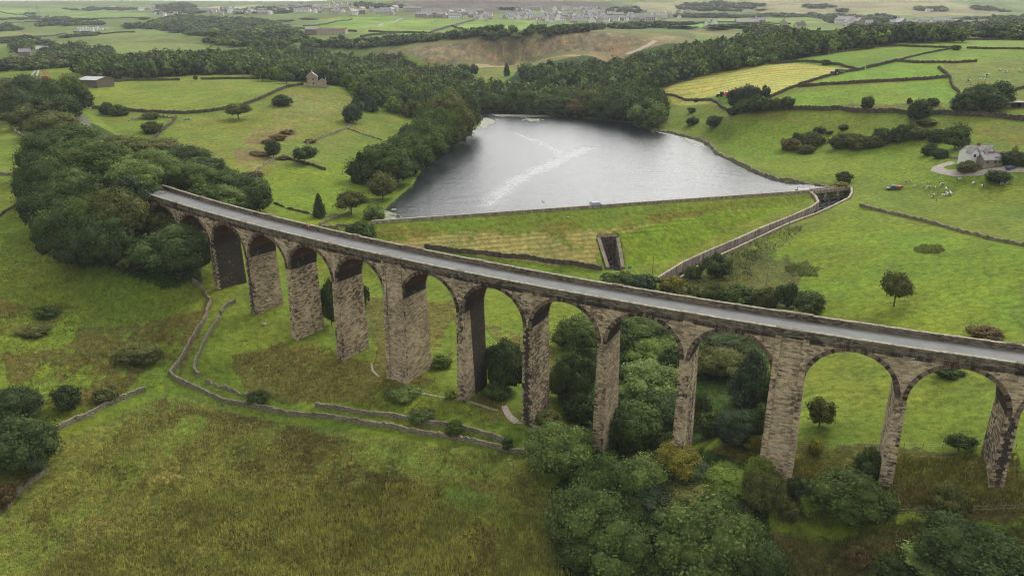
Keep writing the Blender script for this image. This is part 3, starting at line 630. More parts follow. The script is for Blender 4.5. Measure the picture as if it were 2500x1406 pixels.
for i in range(1, 18):
    sc_ = spos(i); zb = -VP['zc']-R; mb = MB(); ang = np.linspace(math.pi, 0, 33)
    for a0, a1 in zip(ang[:-1], ang[1:]):
        s0, s1_ = sc_+R*math.cos(a0), sc_+R*math.cos(a1); z0_, z1_ = zb+R*math.sin(a0), zb+R*math.sin(a1)
        for o0, o1 in ((-w2+.06, 0), (0, w2-.06)):
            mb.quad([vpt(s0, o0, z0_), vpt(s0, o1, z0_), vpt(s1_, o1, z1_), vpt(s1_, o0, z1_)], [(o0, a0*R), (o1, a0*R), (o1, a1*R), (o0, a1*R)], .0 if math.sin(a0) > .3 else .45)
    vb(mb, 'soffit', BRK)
    for sb_ in (-1, 1):
        mb = MB(); nv = 41
        for q in range(nv):
            a0 = math.pi*(q+.05)/nv; a1 = math.pi*(q+.95)/nv; pr = w2+.05+random.random()*.05; ro = R+.74+random.random()*.06
            def pp(a, r, off): return vpt(sc_+r*math.cos(a), sb_*off, zb+r*math.sin(a))
            am = random.choice((-.2, .1, .2, .5)); i_ = R-.015
            fr = [pp(a0, i_, pr), pp(a1, i_, pr), pp(a1, ro, pr), pp(a0, ro, pr)]; bk = [pp(a0, i_, w2-.4), pp(a1, i_, w2-.4), pp(a1, ro, w2-.4), pp(a0, ro, w2-.4)]
            if sb_ < 0: pass
            un = [(q*.9, 0), (q*.9+.55, 0), (q*.9+.55, .7), (q*.9, .7)]
            mb.quad(fr if sb_ > 0 else fr[::-1], un, am)
            for e in range(4):
                g = (e+1) % 4; Q = [fr[g], fr[e], bk[e], bk[g]]; mb.quad(Q if sb_ > 0 else Q[::-1], un, am)
        vb(mb, 'arch_ring', VOU)
# ---- string course, parapets, copings
sA, sB = spos(1)-7.62-9., spos(17)+7.62+9.
def strip(mb, sa, sb, oi, oo, z0_, z1_, a=0., step=3., jit=0.):
    n_ = max(1, int((sb-sa)/step)); ss = [sa+(sb-sa)*q/n_ for q in range(n_+1)]
    lo_, hi = min(oi, oo), max(oi, oo)
    for q in range(n_):
        x0_, x1_ = ss[q], ss[q+1]
        def pl(o_, z): return vpt(x0_, o_, z), vpt(x1_, o_, z)
        for (oa, za), (ob, zb_) in (((lo_, z0_), (lo_, z1_)), ((lo_, z1_), (hi, z1_)), ((hi, z1_), (hi, z0_)), ((hi, z0_), (lo_, z0_))):
            A0, A1 = pl(oa, za); B0, B1 = pl(ob, zb_)
            v0_ = 0 if za == z0_ or oa == ob else 3; ln = abs(zb_-za)+abs(ob-oa)
            mb.quad([A0, A1, B1, B0], [(x0_, za if oa == ob else oa), (x1_, za if oa == ob else oa), (x1_, zb_ if oa == ob else ob), (x0_, zb_ if oa == ob else ob)], a)
    for x in (sa, sb):
        q = [vpt(x, lo_, z0_), vpt(x, hi, z0_), vpt(x, hi, z1_), vpt(x, lo_, z1_)]; mb.quad(q if x == sb else q[::-1], None, a)
REF = [0.5]+[1, 3, 5, 6, 7, 9, 11, 13, 15]
for sb_ in (-1, 1):
    mb = MB(); strip(mb, sA, sB, sb_*(w2-.2), sb_*(w2+.13), -1.6, -1.38, .3); strip(mb, sA, sB, sb_*(w2-.2), sb_*(w2+.04), -1.8, -1.61, .4); vb(mb, 'string_course', STP)
    mb = MB(); strip(mb, sA, sB, sb_*(w2-.45), sb_*w2, -1.37, -.17, .12); par = vb(mb, 'parapet', STP)
    mb = MB(); x = sA
    while x < sB-.5:
        L = .85+random.random()*.35; h_ = .17+random.choice((-.02, 0, .015, .05)); e = random.random()*.03
        strip(mb, x+.02, min(x+L-.02, sB), sb_*(w2-.51-e), sb_*(w2+.07+e), -.17, -.17+h_, 0, 9); x += L
    vb(mb, 'coping', COP, par)
    for k in REF:
        if k == .5: continue
        s = spier(k); wd_ = 6.1 if k in KING else 2.5; mb = MB()
        strip(mb, s-wd_/2, s+wd_/2, sb_*(w2+.01), sb_*(w2+.34), -1.36, -.2, .25); strip(mb, s-wd_/2+.05, s+wd_/2-.05, sb_*(w2-.55), sb_*(w2+.4), -.19, .1, -.1)
        if k not in KING:
            for z_, e_ in ((-1.66, .3), (-1.95, .2), (-2.2, .1)): strip(mb, s-wd_/2+.1, s+wd_/2-.1, sb_*(w2-.1), sb_*(w2+e_), z_, z_+.28, .55)
        vb(mb, 'refuge_pilaster', STP)
mb = MB(); strip(mb, sA, sB, -(w2-.46), w2-.46, -1.5, -1.28, 0, 3.); vb(mb, 'track_bed', ROAD)
# ---------------------------------------------------------------- foliage
def leafmat(name, rough=.85, trans=.12):
    m = NT(name, rough, .12)
    oi = m.N('ShaderNodeObjectInfo'); at_ = m.attr('tint', 'Color')
    c = m.mix(1., oi.outputs['Color'], at_, 'MULTIPLY')
    n_ = m.noise(.45, 4, .65); c = m.mix(1., c, m.mix(m.rng(n_, .3, .7), (.72, .74, .8), (1.3, 1.24, 1.05)), 'MULTIPLY')
    m.col(c)
    tr = m.N('ShaderNodeBsdfTranslucent'); m.L(m.mix(1., c, (1.2, 1.25, .7), 'MULTIPLY'), tr.inputs[0])
    mx_ = m.N('ShaderNodeMixShader'); mx_.inputs[0].default_value = trans
    m.L(m.b.outputs[0], mx_.inputs[1]); m.L(tr.outputs[0], mx_.inputs[2]); m.L(mx_.outputs[0], m.n['Material Output'].inputs['Surface'])
    return m.mat
LEAF = leafmat('foliage'); BARK = flat('bark', (.09, .075, .055), .95, .05, var=.4, scale=4)
def ico(sub):
    import bmesh
    b = bmesh.new(); bmesh.ops.create_icosphere(b, subdivisions=sub, radius=1)
    v = np.array([x.co[:] for x in b.verts]); f = np.array([[x.index for x in q.verts] for q in b.faces]); b.free(); return v, f
ICO = {1: ico(1), 2: ico(2)}
def crown_arrays(seed, shape, nl, nq, ls, core=1):
    """lobed crown: height 1, width 1. shape: round, dome, cone, thorn, shrub, loose"""
    r = np.random.default_rng(seed)
    V = []; Fq = []; T = []; nv = 0
    par = dict(round=(.54, .46, .44), dome=(.5, .5, .47), cone=(.5, .42, .5), thorn=(.66, .48, .32), shrub=(.42, .5, .5), loose=(.55, .45, .43))[shape]
    cz, rx, rz = par
    C = []; RR = []
    k = 0
    while len(C) < nl:
        ph = r.random()*2*math.pi; ct = 1-2*((k+.5)/nl) if True else 0; k += 1
        ct = np.clip(ct+r.normal()*.12, -1, 1); st_ = math.sqrt(1-ct*ct); ph = k*2.399963+r.normal()*.35
        q = .6+r.random()*.3
        rad = (.125+.11*r.random())*(1.35 if nl < 12 else 1.)*(1. if shape != 'loose' else .85)
        x, y, z = math.cos(ph)*st_, math.sin(ph)*st_, ct
        if shape == 'cone':
            tz2 = (k-.5)/nl; w_ = (1-tz2)**.8; x = math.cos(ph)*w_*.8; y = math.sin(ph)*w_*.8; z = -1+tz2*2.; rad = .09+.13*w_; q = 1.-rad*.9 if tz2 > .9 else .85; C.append((x*rx*q, y*rx*q, cz+z*rz*.86)); RR.append(rad); continue
        if z < -.55 and shape != 'shrub': z = -.55
        g = 1+.14*r.normal()
        C.append((x*rx*q*g, y*rx*q*g, cz+z*rz*q)); RR.append(rad)
    C = np.array(C); RR = np.array(RR); lt = .7+.6*r.random(nl)
    iv, if_ = ICO[core]
    for c, rr_, l in zip(C, RR, lt):
        d = 1+.18*r.normal(size=(len(iv), 1)); V.append(c+iv*rr_*.84*d*[1, 1, 1]); Fq.append(np.concatenate([if_, -np.ones((len(if_), 1), int)], 1)+np.array([nv, nv, nv, 0])); 
        T.append(np.full(len(iv), l*.82)); nv += len(iv)
    # inner mass
    V.append(np.array([0, 0, cz])+iv*np.array([rx*.6, rx*.6, rz*.66])*(1+.1*r.normal(size=(len(iv), 1)))); Fq.append(np.concatenate([if_, -np.ones((len(if_), 1), int)], 1)+np.array([nv, nv, nv, 0])); T.append(np.full(len(iv), .8)); nv += len(iv)
    w_ = RR**2; pick = r.choice(nl, nq, p=w_/w_.sum()); d = r.normal(size=(nq, 3)); d /= np.linalg.norm(d, axis=1)[:, None]
    out = C[pick]-np.array([0, 0, cz*.8]); out /= np.linalg.norm(out, axis=1)[:, None]+1e-9
    fl = (d*out).sum(1) < -.25; d[fl] = -d[fl]; d[:, 2] = np.where(d[:, 2] < -.5, -d[:, 2], d[:, 2])
    rad = RR[pick]*(1+.16*r.normal(size=nq)); spread = r.random(nq) < .1; rad = np.where(spread, rad*1.25, rad)
    pos = C[pick]+d*rad[:, None]
    nn = d*.9+r.normal(size=(nq, 3))*.55; nn /= np.linalg.norm(nn, axis=1)[:, None]
    a = np.cross(nn, r.normal(size=(nq, 3))); a /= np.linalg.norm(a, axis=1)[:, None]; b = np.cross(nn, a)
    s = ls*(.6+.8*r.random(nq))[:, None]; e = .55+.3*r.random((nq, 1))
    Q = np.stack([pos-a*s, pos-b*s*e, pos+a*s, pos+b*s*e], 1)          # leaf-shaped diamonds
    V.append(Q.reshape(-1, 3)); Fq.append(np.arange(nq*4).reshape(-1, 4)+nv); T.append(np.repeat(lt[pick]*(.7+.75*r.random(nq)), 4))
    V = np.concatenate(V); V[:, 2] = np.maximum(V[:, 2], .0)
    return V, np.concatenate(Fq), np.concatenate(T)
def arr_mesh(name, V, Fq, T, mat, tcol=None):
    me = bpy.data.meshes.new(name); tri = Fq[:, 3] < 0 if (Fq[:, 3].min() < 0) else np.zeros(len(Fq), bool)
    # -1 marks a triangle (stored value is shifted back)
    n3 = tri.sum(); f3 = Fq[tri][:, :3]; f4 = Fq[~tri]
    me.vertices.add(len(V)); me.vertices.foreach_set('co', V.astype(np.float32).ravel())
    li = np.concatenate([f3.ravel(), f4.ravel()]).astype(np.int32)
    me.loops.add(len(li)); me.loops.foreach_set('vertex_index', li)
    ls_ = np.concatenate([np.arange(n3)*3, n3*3+np.arange(len(f4))*4]).astype(np.int32); lt_ = np.concatenate([np.full(n3, 3), np.full(len(f4), 4)]).astype(np.int32)
    me.polygons.add(len(ls_)); me.polygons.foreach_set('loop_start', ls_); me.polygons.foreach_set('loop_total', lt_)
    me.update(calc_edges=True)
    a = me.color_attributes.new('tint', 'FLOAT_COLOR', 'POINT')
    c4 = np.ones((len(V), 4), np.float32)
    if tcol is None: c4[:, :3] = T[:, None]
    else: c4[:, :3] = tcol*T[:, None]
    a.data.foreach_set('color', c4.ravel()); me.materials.append(mat)
    return me
def limb_mesh(seed, th=.5, r0=.03, n=4, spread=.3):
    r = random.Random(seed); mb = MB(); mb.tube((0, 0, -.06), (r.uniform(-.02, .02), r.uniform(-.02, .02), th), r0, r0*.6, 7)
    for i in range(n):
        a = i*2*math.pi/n+r.random(); mb.tube((0, 0, th*(.55+.3*r.random())), (math.cos(a)*spread, math.sin(a)*spread, th+.22+.1*r.random()), r0*.5, r0*.15, 5)
    me = bpy.data.meshes.new('trunk'); me.from_pydata(mb.v, [], mb.f); me.materials.append(BARK); me.update(); return me
LIB = {}
def lib(shape, lod):
    k = (shape, lod)
    if k not in LIB:
        nl, nq, ls, nvv, core = dict(near=(60, 9500, .021, 4, 2), mid=(38, 2600, .036, 4, 1), small=(22, 700, .06, 4, 1))[lod]
        if shape == 'loose': nl = int(nl*.8)
        if shape == 'thorn': nl = int(nl*.7)
        LIB[k] = [(arr_mesh('crown', *crown_arrays(hash((shape, lod)) % 1 + 17*i+len(LIB)*101, shape, nl, nq, ls*(1.15 if shape in ('shrub',) else 1), core), LEAF), limb_mesh(i+len(LIB)*7, .5 if shape != 'thorn' else .45)) for i in range(nvv)]
    return LIB[k]
PAL = dict(D=(.036,.054,.016), M=(.05,.072,.018), B=(.08,.115,.02), O=(.066,.074,.02), Y=(.125,.118,.018), G=(.034,.052,.026), R=(.08,.062,.024), A=(.08,.112,.03), L=(.044,.068,.016))
TREES = []; tcount = {}
prng = random.Random(3)
def dep(p): return math.atan2(HC-p[2], math.hypot(p[0], p[1]))
def plant(u, vt, vb_, w, shape, c, label, cat='tree', group=None, name=None, after=0., bare=False):
    de = math.atan(max((vb_-37)/F, .01))
    v0 = vb_-(.0 if shape in ('thorn',) or bare else .32)*w*math.sin(de)
    p = at(u, v0, after)
    if p is None: return None
    m_ = mpp(p); H = max((v0-vt-.18*w*math.sin(de))*m_/math.cos(de), .35*w*m_*.6); Wd = w*m_*.97
    px1024 = w*.41
    lod = 'near' if px1024 > 34 else 'mid' if px1024 > 13 else 'small'
    cm, tm = lib(shape, lod)[prng.randrange(4)]; ax_, ay_ = prng.uniform(.88, 1.12), prng.uniform(.88, 1.12)
    nm = name or {'cone': 'conifer', 'thorn': 'hawthorn_tree', 'shrub': 'shrub'}.get(shape, 'broadleaf_tree')
    rz = prng.random()*6.28; col_ = PAL[c]; f_ = 1.6*(.78+.3*prng.random()); col_ = tuple(x*f_ for x in col_)+(1,)
    if shape == 'shrub' or (lod == 'small' and shape != 'thorn'):
        o = link(nm, cm); o.location = (p.x, p.y, p.z-.03*H); o.scale = (Wd*ax_, Wd*ay_, H*1.03); o.rotation_euler = (0, 0, rz); o.color = col_
        tag(o, label, cat, group)
    else:
        o = empty(nm, (p.x, p.y, p.z-.02*H), rz, label, cat, group); o.scale = (Wd*ax_, Wd*ay_, H*1.02)
        a = link('crown', cm, o); a.color = col_; link('trunk', tm, o)
    TREES.append((p.x, p.y, Wd)); return o
CW = dict(D='dark green', M='mid green', B='bright green', O='olive', Y='yellow-green', G='blue-green', R='rusty brown', A='pale green', L='rich green')
SW = dict(round='tree', dome='rounded tree', cone='conical evergreen', thorn='thorn tree', shrub='shrub', loose='open-crowned tree')
def grow(rows):
    for r_ in rows:
        u, vt, vb_, w, sh, c, ph = r_[:7]; kw = r_[7] if len(r_) > 7 else {}
        if ph in GRP: lab, g = GRP[ph]; lab = '%s %s'%(CW[c], lab)
        else: lab, g = '%s %s %s'%(CW[c], SW[sh], ph), None
        plant(u, vt, vb_, w, sh, c, lab, 'shrub' if sh == 'shrub' else 'tree', g, **kw)
GRP = {'#bank': ('tree packed into the dense wood on the old railway bank', 'trees of the wood on the railway bank'),
       '#gully': ('tree crowding the wooded gully below the viaduct', 'trees of the gully in front of the viaduct'),
       '#gback': ('tree in the wooded gully seen through the arches', 'trees of the gully behind the viaduct'),
       '#shore': ('tree in the row along the left lake shore', 'trees in the row along the left shore'),
       '#gorse': ('gorse clump on the hillside left of the lake', 'gorse clumps on the left hillside'),
       '#sheds': ('tree in the wood below the farm sheds at the left edge', 'trees below the farm sheds'),
       '#hedge': ('bush in the hedge line across the right pasture', 'bushes of the hedge in the right pasture'),
       '#knot': ('tree in the small copse by the mown field corner', 'copse by the mown field'),
       '#mass': ('tree of the dark copse beside the small stone shed', 'copse beside the stone shed'),
       '#lakew': ('tree at the lake edge of the far wood', 'trees along the far shore')}
grow([
# gully in front
(1362,1035,1170,150,'dome','A','with pale clumps at the left end of the gully'),(1545,985,1110,135,'round','L','growing against the fourth pier from the right edge'),(1487,985,1095,70,'shrub','D','leaning on a pier foot in the gully'),
(1632,1052,1112,72,'round','L','#gully'),(1650,1088,1175,115,'round','Y','brightest yellow crown of the gully'),(1700,1130,1195,85,'round','G','#gully'),(1562,1118,1230,115,'dome','A','#gully'),(1470,1118,1255,135,'dome','L','#gully'),
(1425,1190,1340,175,'dome','M','#gully'),(1778,1142,1215,120,'round','B','#gully'),(1850,1120,1190,60,'round','B','#gully'),(1700,1172,1262,150,'dome','O','#gully'),(1862,1150,1265,95,'round','O','with rusty tinge at the foot of the broad pier'),
(1765,1208,1310,135,'dome','M','#gully'),(1490,1268,1420,175,'dome','M','largest at the bottom left of the gully'),(1700,1240,1450,220,'dome','A','biggest and palest, at the bottom of the gully'),(1790,1265,1400,130,'dome','A','#gully'),(1775,1362,1450,95,'round','B','small and bright at the bottom edge'),
(1595,1175,1270,115,'round','G','#gully'),(1610,1235,1350,150,'dome','D','#gully'),(1855,1320,1440,110,'round','D','#gully'),(1570,1330,1440,140,'dome','M','#gully'),(1600,1105,1190,95,'round','D','#gully'),(1520,1200,1300,120,'dome','M','#gully'),(1640,1300,1420,120,'dome','D','#gully'),(1420,1300,1400,110,'round','D','#gully'),
(2085,1160,1288,155,'dome','M','standing alone below the second pier from the right'),(1978,1205,1265,56,'shrub','B','with yellow top left of the lone rounded tree'),(1955,1165,1215,60,'shrub','D','behind the small yellow-topped shrub'),(2310,1185,1275,95,'loose','O','thin and dull on the bank near the right edge'),
(2355,1275,1440,215,'dome','D','large one filling the bottom right corner'),(2340,1385,1450,190,'dome','A','cut by the bottom edge near the right corner'),(2122,1092,1170,64,'shrub','D','in the shade left of the second pier from the right'),(2340,1062,1100,62,'thorn','D','on the terrace edge inside the last arch'),
(2000,975,1050,66,'loose','O','inside the arch right of the broad pier'),(1990,1072,1108,32,'shrub','Y','on the terrace beside the broad pier'),(2312,890,925,58,'shrub','D','just under the crown of the last arch'),(2092,1330,1392,56,'shrub','R','in the rough grass near the bottom right'),(2178,1365,1420,64,'shrub','D','at the bottom edge right of the rusty one'),(1925,1225,1275,40,'shrub','O','by the fence right of the gully'),
# gully behind
(1412,775,865,95,'round','M','#gback'),(1395,865,1000,100,'dome','D','#gback'),(1425,960,1045,80,'round','D','#gback'),(1340,1000,1040,60,'shrub','O','at the foot of the pier left of the gully'),(1570,775,850,125,'dome','M','#gback'),(1590,830,905,125,'round','B','#gback'),(1575,885,1000,160,'dome','A','#gback'),
(1600,965,1070,115,'dome','D','#gback'),(1640,850,930,70,'round','D','#gback'),(1775,808,862,120,'round','D','#gback'),(1755,850,925,105,'round','O','#gback'),(1830,850,1000,135,'cone','G','broad and shaggy beside the broad pier'),(1738,1000,1070,68,'shrub','M','round one behind the pier of the tallest trees'),
(1792,1008,1090,95,'dome','G','#gback'),(1862,990,1080,64,'round','D','#gback'),(1838,1060,1100,38,'shrub','Y','at the left foot of the broad pier'),(1870,915,1000,64,'round','D','#gback'),(1700,960,1040,60,'round','D','#gback'),(1500,790,880,70,'round','D','#gback'),(1490,880,980,70,'round','D','#gback'),(1700,840,900,60,'round','M','#gback'),
(1235,838,960,92,'dome','D','seen alone through the arch left of the wooded gully'),(1215,930,975,60,'shrub','M','below the dark tree seen through the arch'),(1078,862,900,52,'shrub','B','round one between two piers'),(810,690,800,44,'dome','D','behind the fourth pier from the wood'),(890,690,745,26,'shrub','D','half hidden behind the fifth pier from the wood'),
(442,555,685,150,'dome','D','big one under the second and third arches'),(398,520,570,60,'round','O','growing up under the first arch'),(360,590,650,90,'shrub','O','between the bank wood and the tree under the arches'),(330,610,660,80,'shrub','O','at the foot of the railway bank near the low rubble'),
# railway bank wood
(60,262,318,76,'dome','O','leaning over a wall at the far left edge'),(130,275,335,95,'dome','O','#bank'),(185,300,360,110,'dome','M','#bank'),(215,338,410,125,'dome','L','#bank'),(130,325,430,105,'dome','D','#bank'),(300,335,390,120,'dome','O','#bank'),(255,352,440,130,'dome','M','#bank'),
(112,382,510,105,'dome','D','#bank'),(370,368,440,112,'dome','A','#bank'),(330,395,480,120,'dome','A','#bank'),(445,360,425,105,'dome','D','#bank'),(410,385,460,100,'dome','A','#bank'),(500,385,440,105,'round','D','#bank'),(478,402,480,105,'dome','A','#bank'),(560,418,495,115,'dome','L','#bank'),
(610,432,510,110,'dome','D','right end of the bank wood above the deck'),(545,452,520,105,'dome','A','#bank'),(635,458,525,64,'round','D','#bank'),(190,420,525,115,'dome','M','#bank'),(140,455,570,115,'dome','D','#bank'),(250,432,530,105,'dome','D','#bank'),(300,460,590,115,'dome','O','#bank'),
(235,480,610,115,'dome','M','#bank'),(325,430,530,80,'dome','G','#bank'),(352,445,490,50,'dome','G','#bank'),(172,500,640,130,'dome','D','#bank'),(262,525,662,125,'dome','D','largest at the near foot of the bank wood'),(195,560,655,110,'dome','D','#bank'),(90,480,560,66,'dome','D','#bank'),(380,340,385,100,'dome','O','#bank'),
(590,470,530,80,'dome','D','#bank'),(500,450,505,70,'round','M','#bank'),(300,540,640,70,'dome','D','#bank'),
# wood below the sheds
(30,200,262,90,'dome','O','#sheds'),(80,192,268,100,'dome','D','#sheds'),(130,200,270,85,'dome','M','#sheds'),(182,190,262,62,'dome','B','#sheds'),(165,236,296,72,'dome','D','#sheds'),(25,240,290,60,'dome','D','#sheds'),(60,225,300,85,'dome','D','#sheds'),(110,240,300,80,'dome','D','#sheds'),(200,215,270,50,'dome','D','#sheds'),(5,215,260,60,'dome','M','#sheds'),
# left foreground
(40,948,1060,115,'dome','D','at the left edge behind the bigger one'),(58,1022,1172,158,'dome','D','big one at the left edge of the meadow'),(168,938,1002,54,'shrub','D','standing alone above the meadow wall'),(338,838,890,92,'shrub','O','low and spreading in the left pasture'),(115,745,778,46,'shrub','M','small one in the left pasture'),
(85,795,822,62,'shrub','O','low one under the small pasture shrub'),(258,943,985,56,'shrub','O','brownish one beside the meadow wall'),(10,1180,1240,50,'shrub','R','at the left edge below the big tree'),(1110,1025,1068,44,'shrub','M','between the two lane walls'),(1240,1068,1102,30,'shrub','D','at the end of the lane walls'),(632,952,988,44,'shrub','M','inside the bend of the lane walls'),(1030,1000,1030,60,'shrub','M','low one above the inner lane wall'),
(980,945,975,70,'shrub','M','low patch below the first broad pier'),(1100,950,975,26,'shrub','B','at a pier foot left of the worn path'),
# between deck and lake
(880,538,585,62,'shrub','L','overlapping the far parapet near two walkers'),(858,470,524,68,'thorn','O','with a bare trunk near the lake corner'),(781,472,532,38,'cone','D','standing alone above the parapet'),(935,424,492,64,'round','O','at the near end of the shore row'),(915,500,548,52,'shrub','A','willowy one at the lake corner'),
(945,355,460,135,'dome','L','largest at the near end of the shore row'),(882,372,450,50,'cone','D','left of the largest shore tree'),(1000,330,430,95,'dome','L','#shore'),(1010,308,380,80,'round','G','#shore'),(1045,296,405,95,'dome','L','#shore'),(1075,270,370,100,'dome','L','#shore'),(1060,250,330,80,'dome','L','#shore'),
(1105,240,358,92,'dome','O','#shore'),(1140,226,325,72,'dome','D','last of the shore row at the lake bend'),(1090,225,290,80,'dome','M','#shore'),(862,258,302,50,'dome','G','near the wood on the left slope'),(906,228,274,42,'cone','G','in front of the wood on the left slope'),(870,236,270,34,'cone','G','behind the round blue-green one'),
(583,257,293,52,'thorn','O','on the hillside below the long field wall'),(690,231,259,42,'shrub','D','on the hillside below the farmhouse'),(263,250,281,34,'shrub','D','left of a pair at the field wall'),(291,257,284,38,'shrub','M','right of a pair at the field wall'),(373,297,327,42,'shrub','O','beside the ruined walls on the left hill'),(370,274,292,34,'shrub','O','above the ruined walls'),
(745,362,402,58,'thorn','D','on the old wall below the hillside'),(668,345,388,34,'round','D','among the gorse on the left hillside'),(655,340,352,34,'shrub','R','#gorse'),(680,328,344,36,'shrub','R','#gorse'),(702,316,328,30,'shrub','R','#gorse'),(640,370,382,40,'shrub','R','#gorse'),(625,368,378,26,'shrub','R','#gorse'),(618,418,438,48,'shrub','R','#gorse'),
(757,338,350,30,'shrub','R','#gorse'),(692,380,392,30,'shrub','R','#gorse'),(642,168,200,32,'round','M','at the right end of the top field wall'),(673,165,200,30,'round','B','between the top field and the farmhouse'),(478,186,198,10,'round','D','tiny one on the top field wall'),(700,180,206,40,'round','D','left of the farmhouse'),(795,170,212,34,'round','D','right behind the farmhouse'),
# right of the lake
(1582,246,318,80,'dome','A','with a bright crown at the right lake corner'),(1542,240,306,74,'dome','D','#lakew'),(1505,226,298,84,'dome','D','#lakew'),(1520,215,290,80,'dome','D','#lakew'),(1585,222,302,64,'dome','D','#lakew'),(1608,240,300,44,'dome','M','#lakew'),(1470,236,294,62,'dome','M','#lakew'),(1440,225,285,64,'dome','O','#lakew'),(1410,245,288,56,'dome','R','#lakew'),(1380,240,285,60,'dome','M','#lakew'),(1340,235,280,60,'dome','M','#lakew'),(1300,225,278,66,'dome','M','#lakew'),
(1260,225,276,60,'dome','L','#lakew'),(1220,235,276,58,'dome','D','#lakew'),(1185,225,276,60,'dome','D','#lakew'),(1600,222,290,60,'dome','D','#lakew'),(1560,215,270,70,'dome','D','#lakew'),(1350,255,282,40,'shrub','B','at the water edge in front of the far wood'),
(1743,282,309,38,'shrub','D','round one on the slope right of the lake corner'),(1688,262,276,20,'shrub','D','small one high on the slope right of the lake corner'),(1690,284,306,28,'shrub','D','left of the round one on the lake slope'),(1700,240,250,12,'shrub','D','tiny one on the wall under the mown field'),
(1798,220,270,50,'round','G','#knot'),(1830,214,264,46,'round','G','#knot'),(1864,212,244,30,'round','D','#knot'),(1845,236,276,52,'round','D','#knot'),(1815,245,276,44,'round','M','#knot'),(1790,258,282,30,'shrub','D','at the left foot of the copse by the mown field'),(1893,241,270,30,'round','O','left of a pair above the long right wall'),(1920,239,268,32,'round','D','right of a pair above the long right wall'),
(2115,239,273,32,'round','D','alone above the middle of the long right wall'),(2220,238,254,12,'shrub','D','tiny one above the long right wall'),(2277,237,259,28,'shrub','D','behind the long right wall beside the taller one'),(2243,247,295,52,'dome','D','standing in front of the long right wall'),
(2360,226,278,72,'dome','D','#mass'),(2395,208,272,84,'dome','D','#mass'),(2436,205,262,58,'dome','D','#mass'),(2350,240,280,50,'dome','D','#mass'),(2415,225,276,70,'dome','D','#mass'),
(1926,336,368,34,'shrub','R','#hedge'),(1946,324,341,22,'shrub','D','#hedge'),(1976,320,362,46,'shrub','O','#hedge'),(1965,352,376,36,'shrub','O','#hedge'),(2000,308,326,26,'shrub','D','#hedge'),(2024,318,328,16,'shrub','D','#hedge'),(2058,302,318,22,'shrub','D','alone above the hedge line of the right pasture'),(2005,334,352,18,'shrub','D','#hedge'),(2055,327,363,46,'shrub','O','#hedge'),(2092,328,366,50,'shrub','O','#hedge'),
(2130,330,362,42,'shrub','O','#hedge'),(2078,325,345,40,'shrub','D','#hedge'),(2156,312,350,46,'shrub','D','#hedge'),(2195,306,349,36,'shrub','D','#hedge'),(2225,298,330,28,'shrub','O','#hedge'),(2240,310,338,44,'shrub','O','#hedge'),(2284,314,348,44,'shrub','D','round one left of the tree by the white house'),(2330,307,368,60,'dome','M','tall one left of the white gabled house'),
(2270,350,380,34,'shrub','D','left of a pair below the white house'),(2295,363,388,32,'shrub','D','right of a pair below the white house'),(2255,290,305,50,'shrub','O','below the long right wall near the hedge'),(2360,392,422,40,'shrub','O','at the drive bend below the white house'),(2434,414,446,58,'shrub','D','round one in front of the parked caravan'),(2402,362,392,30,'shrub','O','against the white house front'),
(2462,368,402,48,'shrub','D','right of the house garage'),(2476,356,380,22,'cone','Y','golden one behind the garage'),(2492,372,405,40,'shrub','D','at the right edge by the drive'),
(2060,419,448,32,'shrub','D','beside the bridge at the lake outlet'),(2052,442,462,30,'shrub','Y','low one beside the bridge at the lake outlet'),
# behind the deck, right
(1748,618,684,68,'dome','D','on the bank right of the overflow channel'),(1690,646,682,38,'shrub','M','at the lower end of the overflow channel'),(1510,662,712,74,'shrub','M','left of a pair above the far parapet'),(1570,666,716,66,'shrub','G','right of a pair above the far parapet'),(1640,672,720,60,'shrub','Y','beside the lower channel wall'),(1690,695,735,60,'shrub','O','above the parapet by the channel'),
(1805,690,756,76,'shrub','M','spreading above the far parapet'),(1870,700,756,50,'shrub','O','left of the pair of dark trees above the parapet'),(1745,690,745,50,'shrub','O','dull one above the parapet right of the channel'),(1920,690,756,48,'dome','D','left of a dark pair above the parapet'),(1972,712,770,66,'dome','D','right of a dark pair above the parapet'),
(2182,668,748,74,'thorn','O','with a short trunk alone in the right pasture'),(2405,793,834,66,'shrub','R','behind the parapet near the right edge'),
(1237,156,186,18,'cone','D','alone in the glade beyond the lake'),(1130,160,188,34,'round','D','left of a pair at the glade'),(1156,160,188,24,'round','D','right of a pair at the glade'),(2015,145,159,20,'shrub','D','on the wall above the mown field'),(2333,110,123,20,'shrub','D','on the high wall near the right edge')])
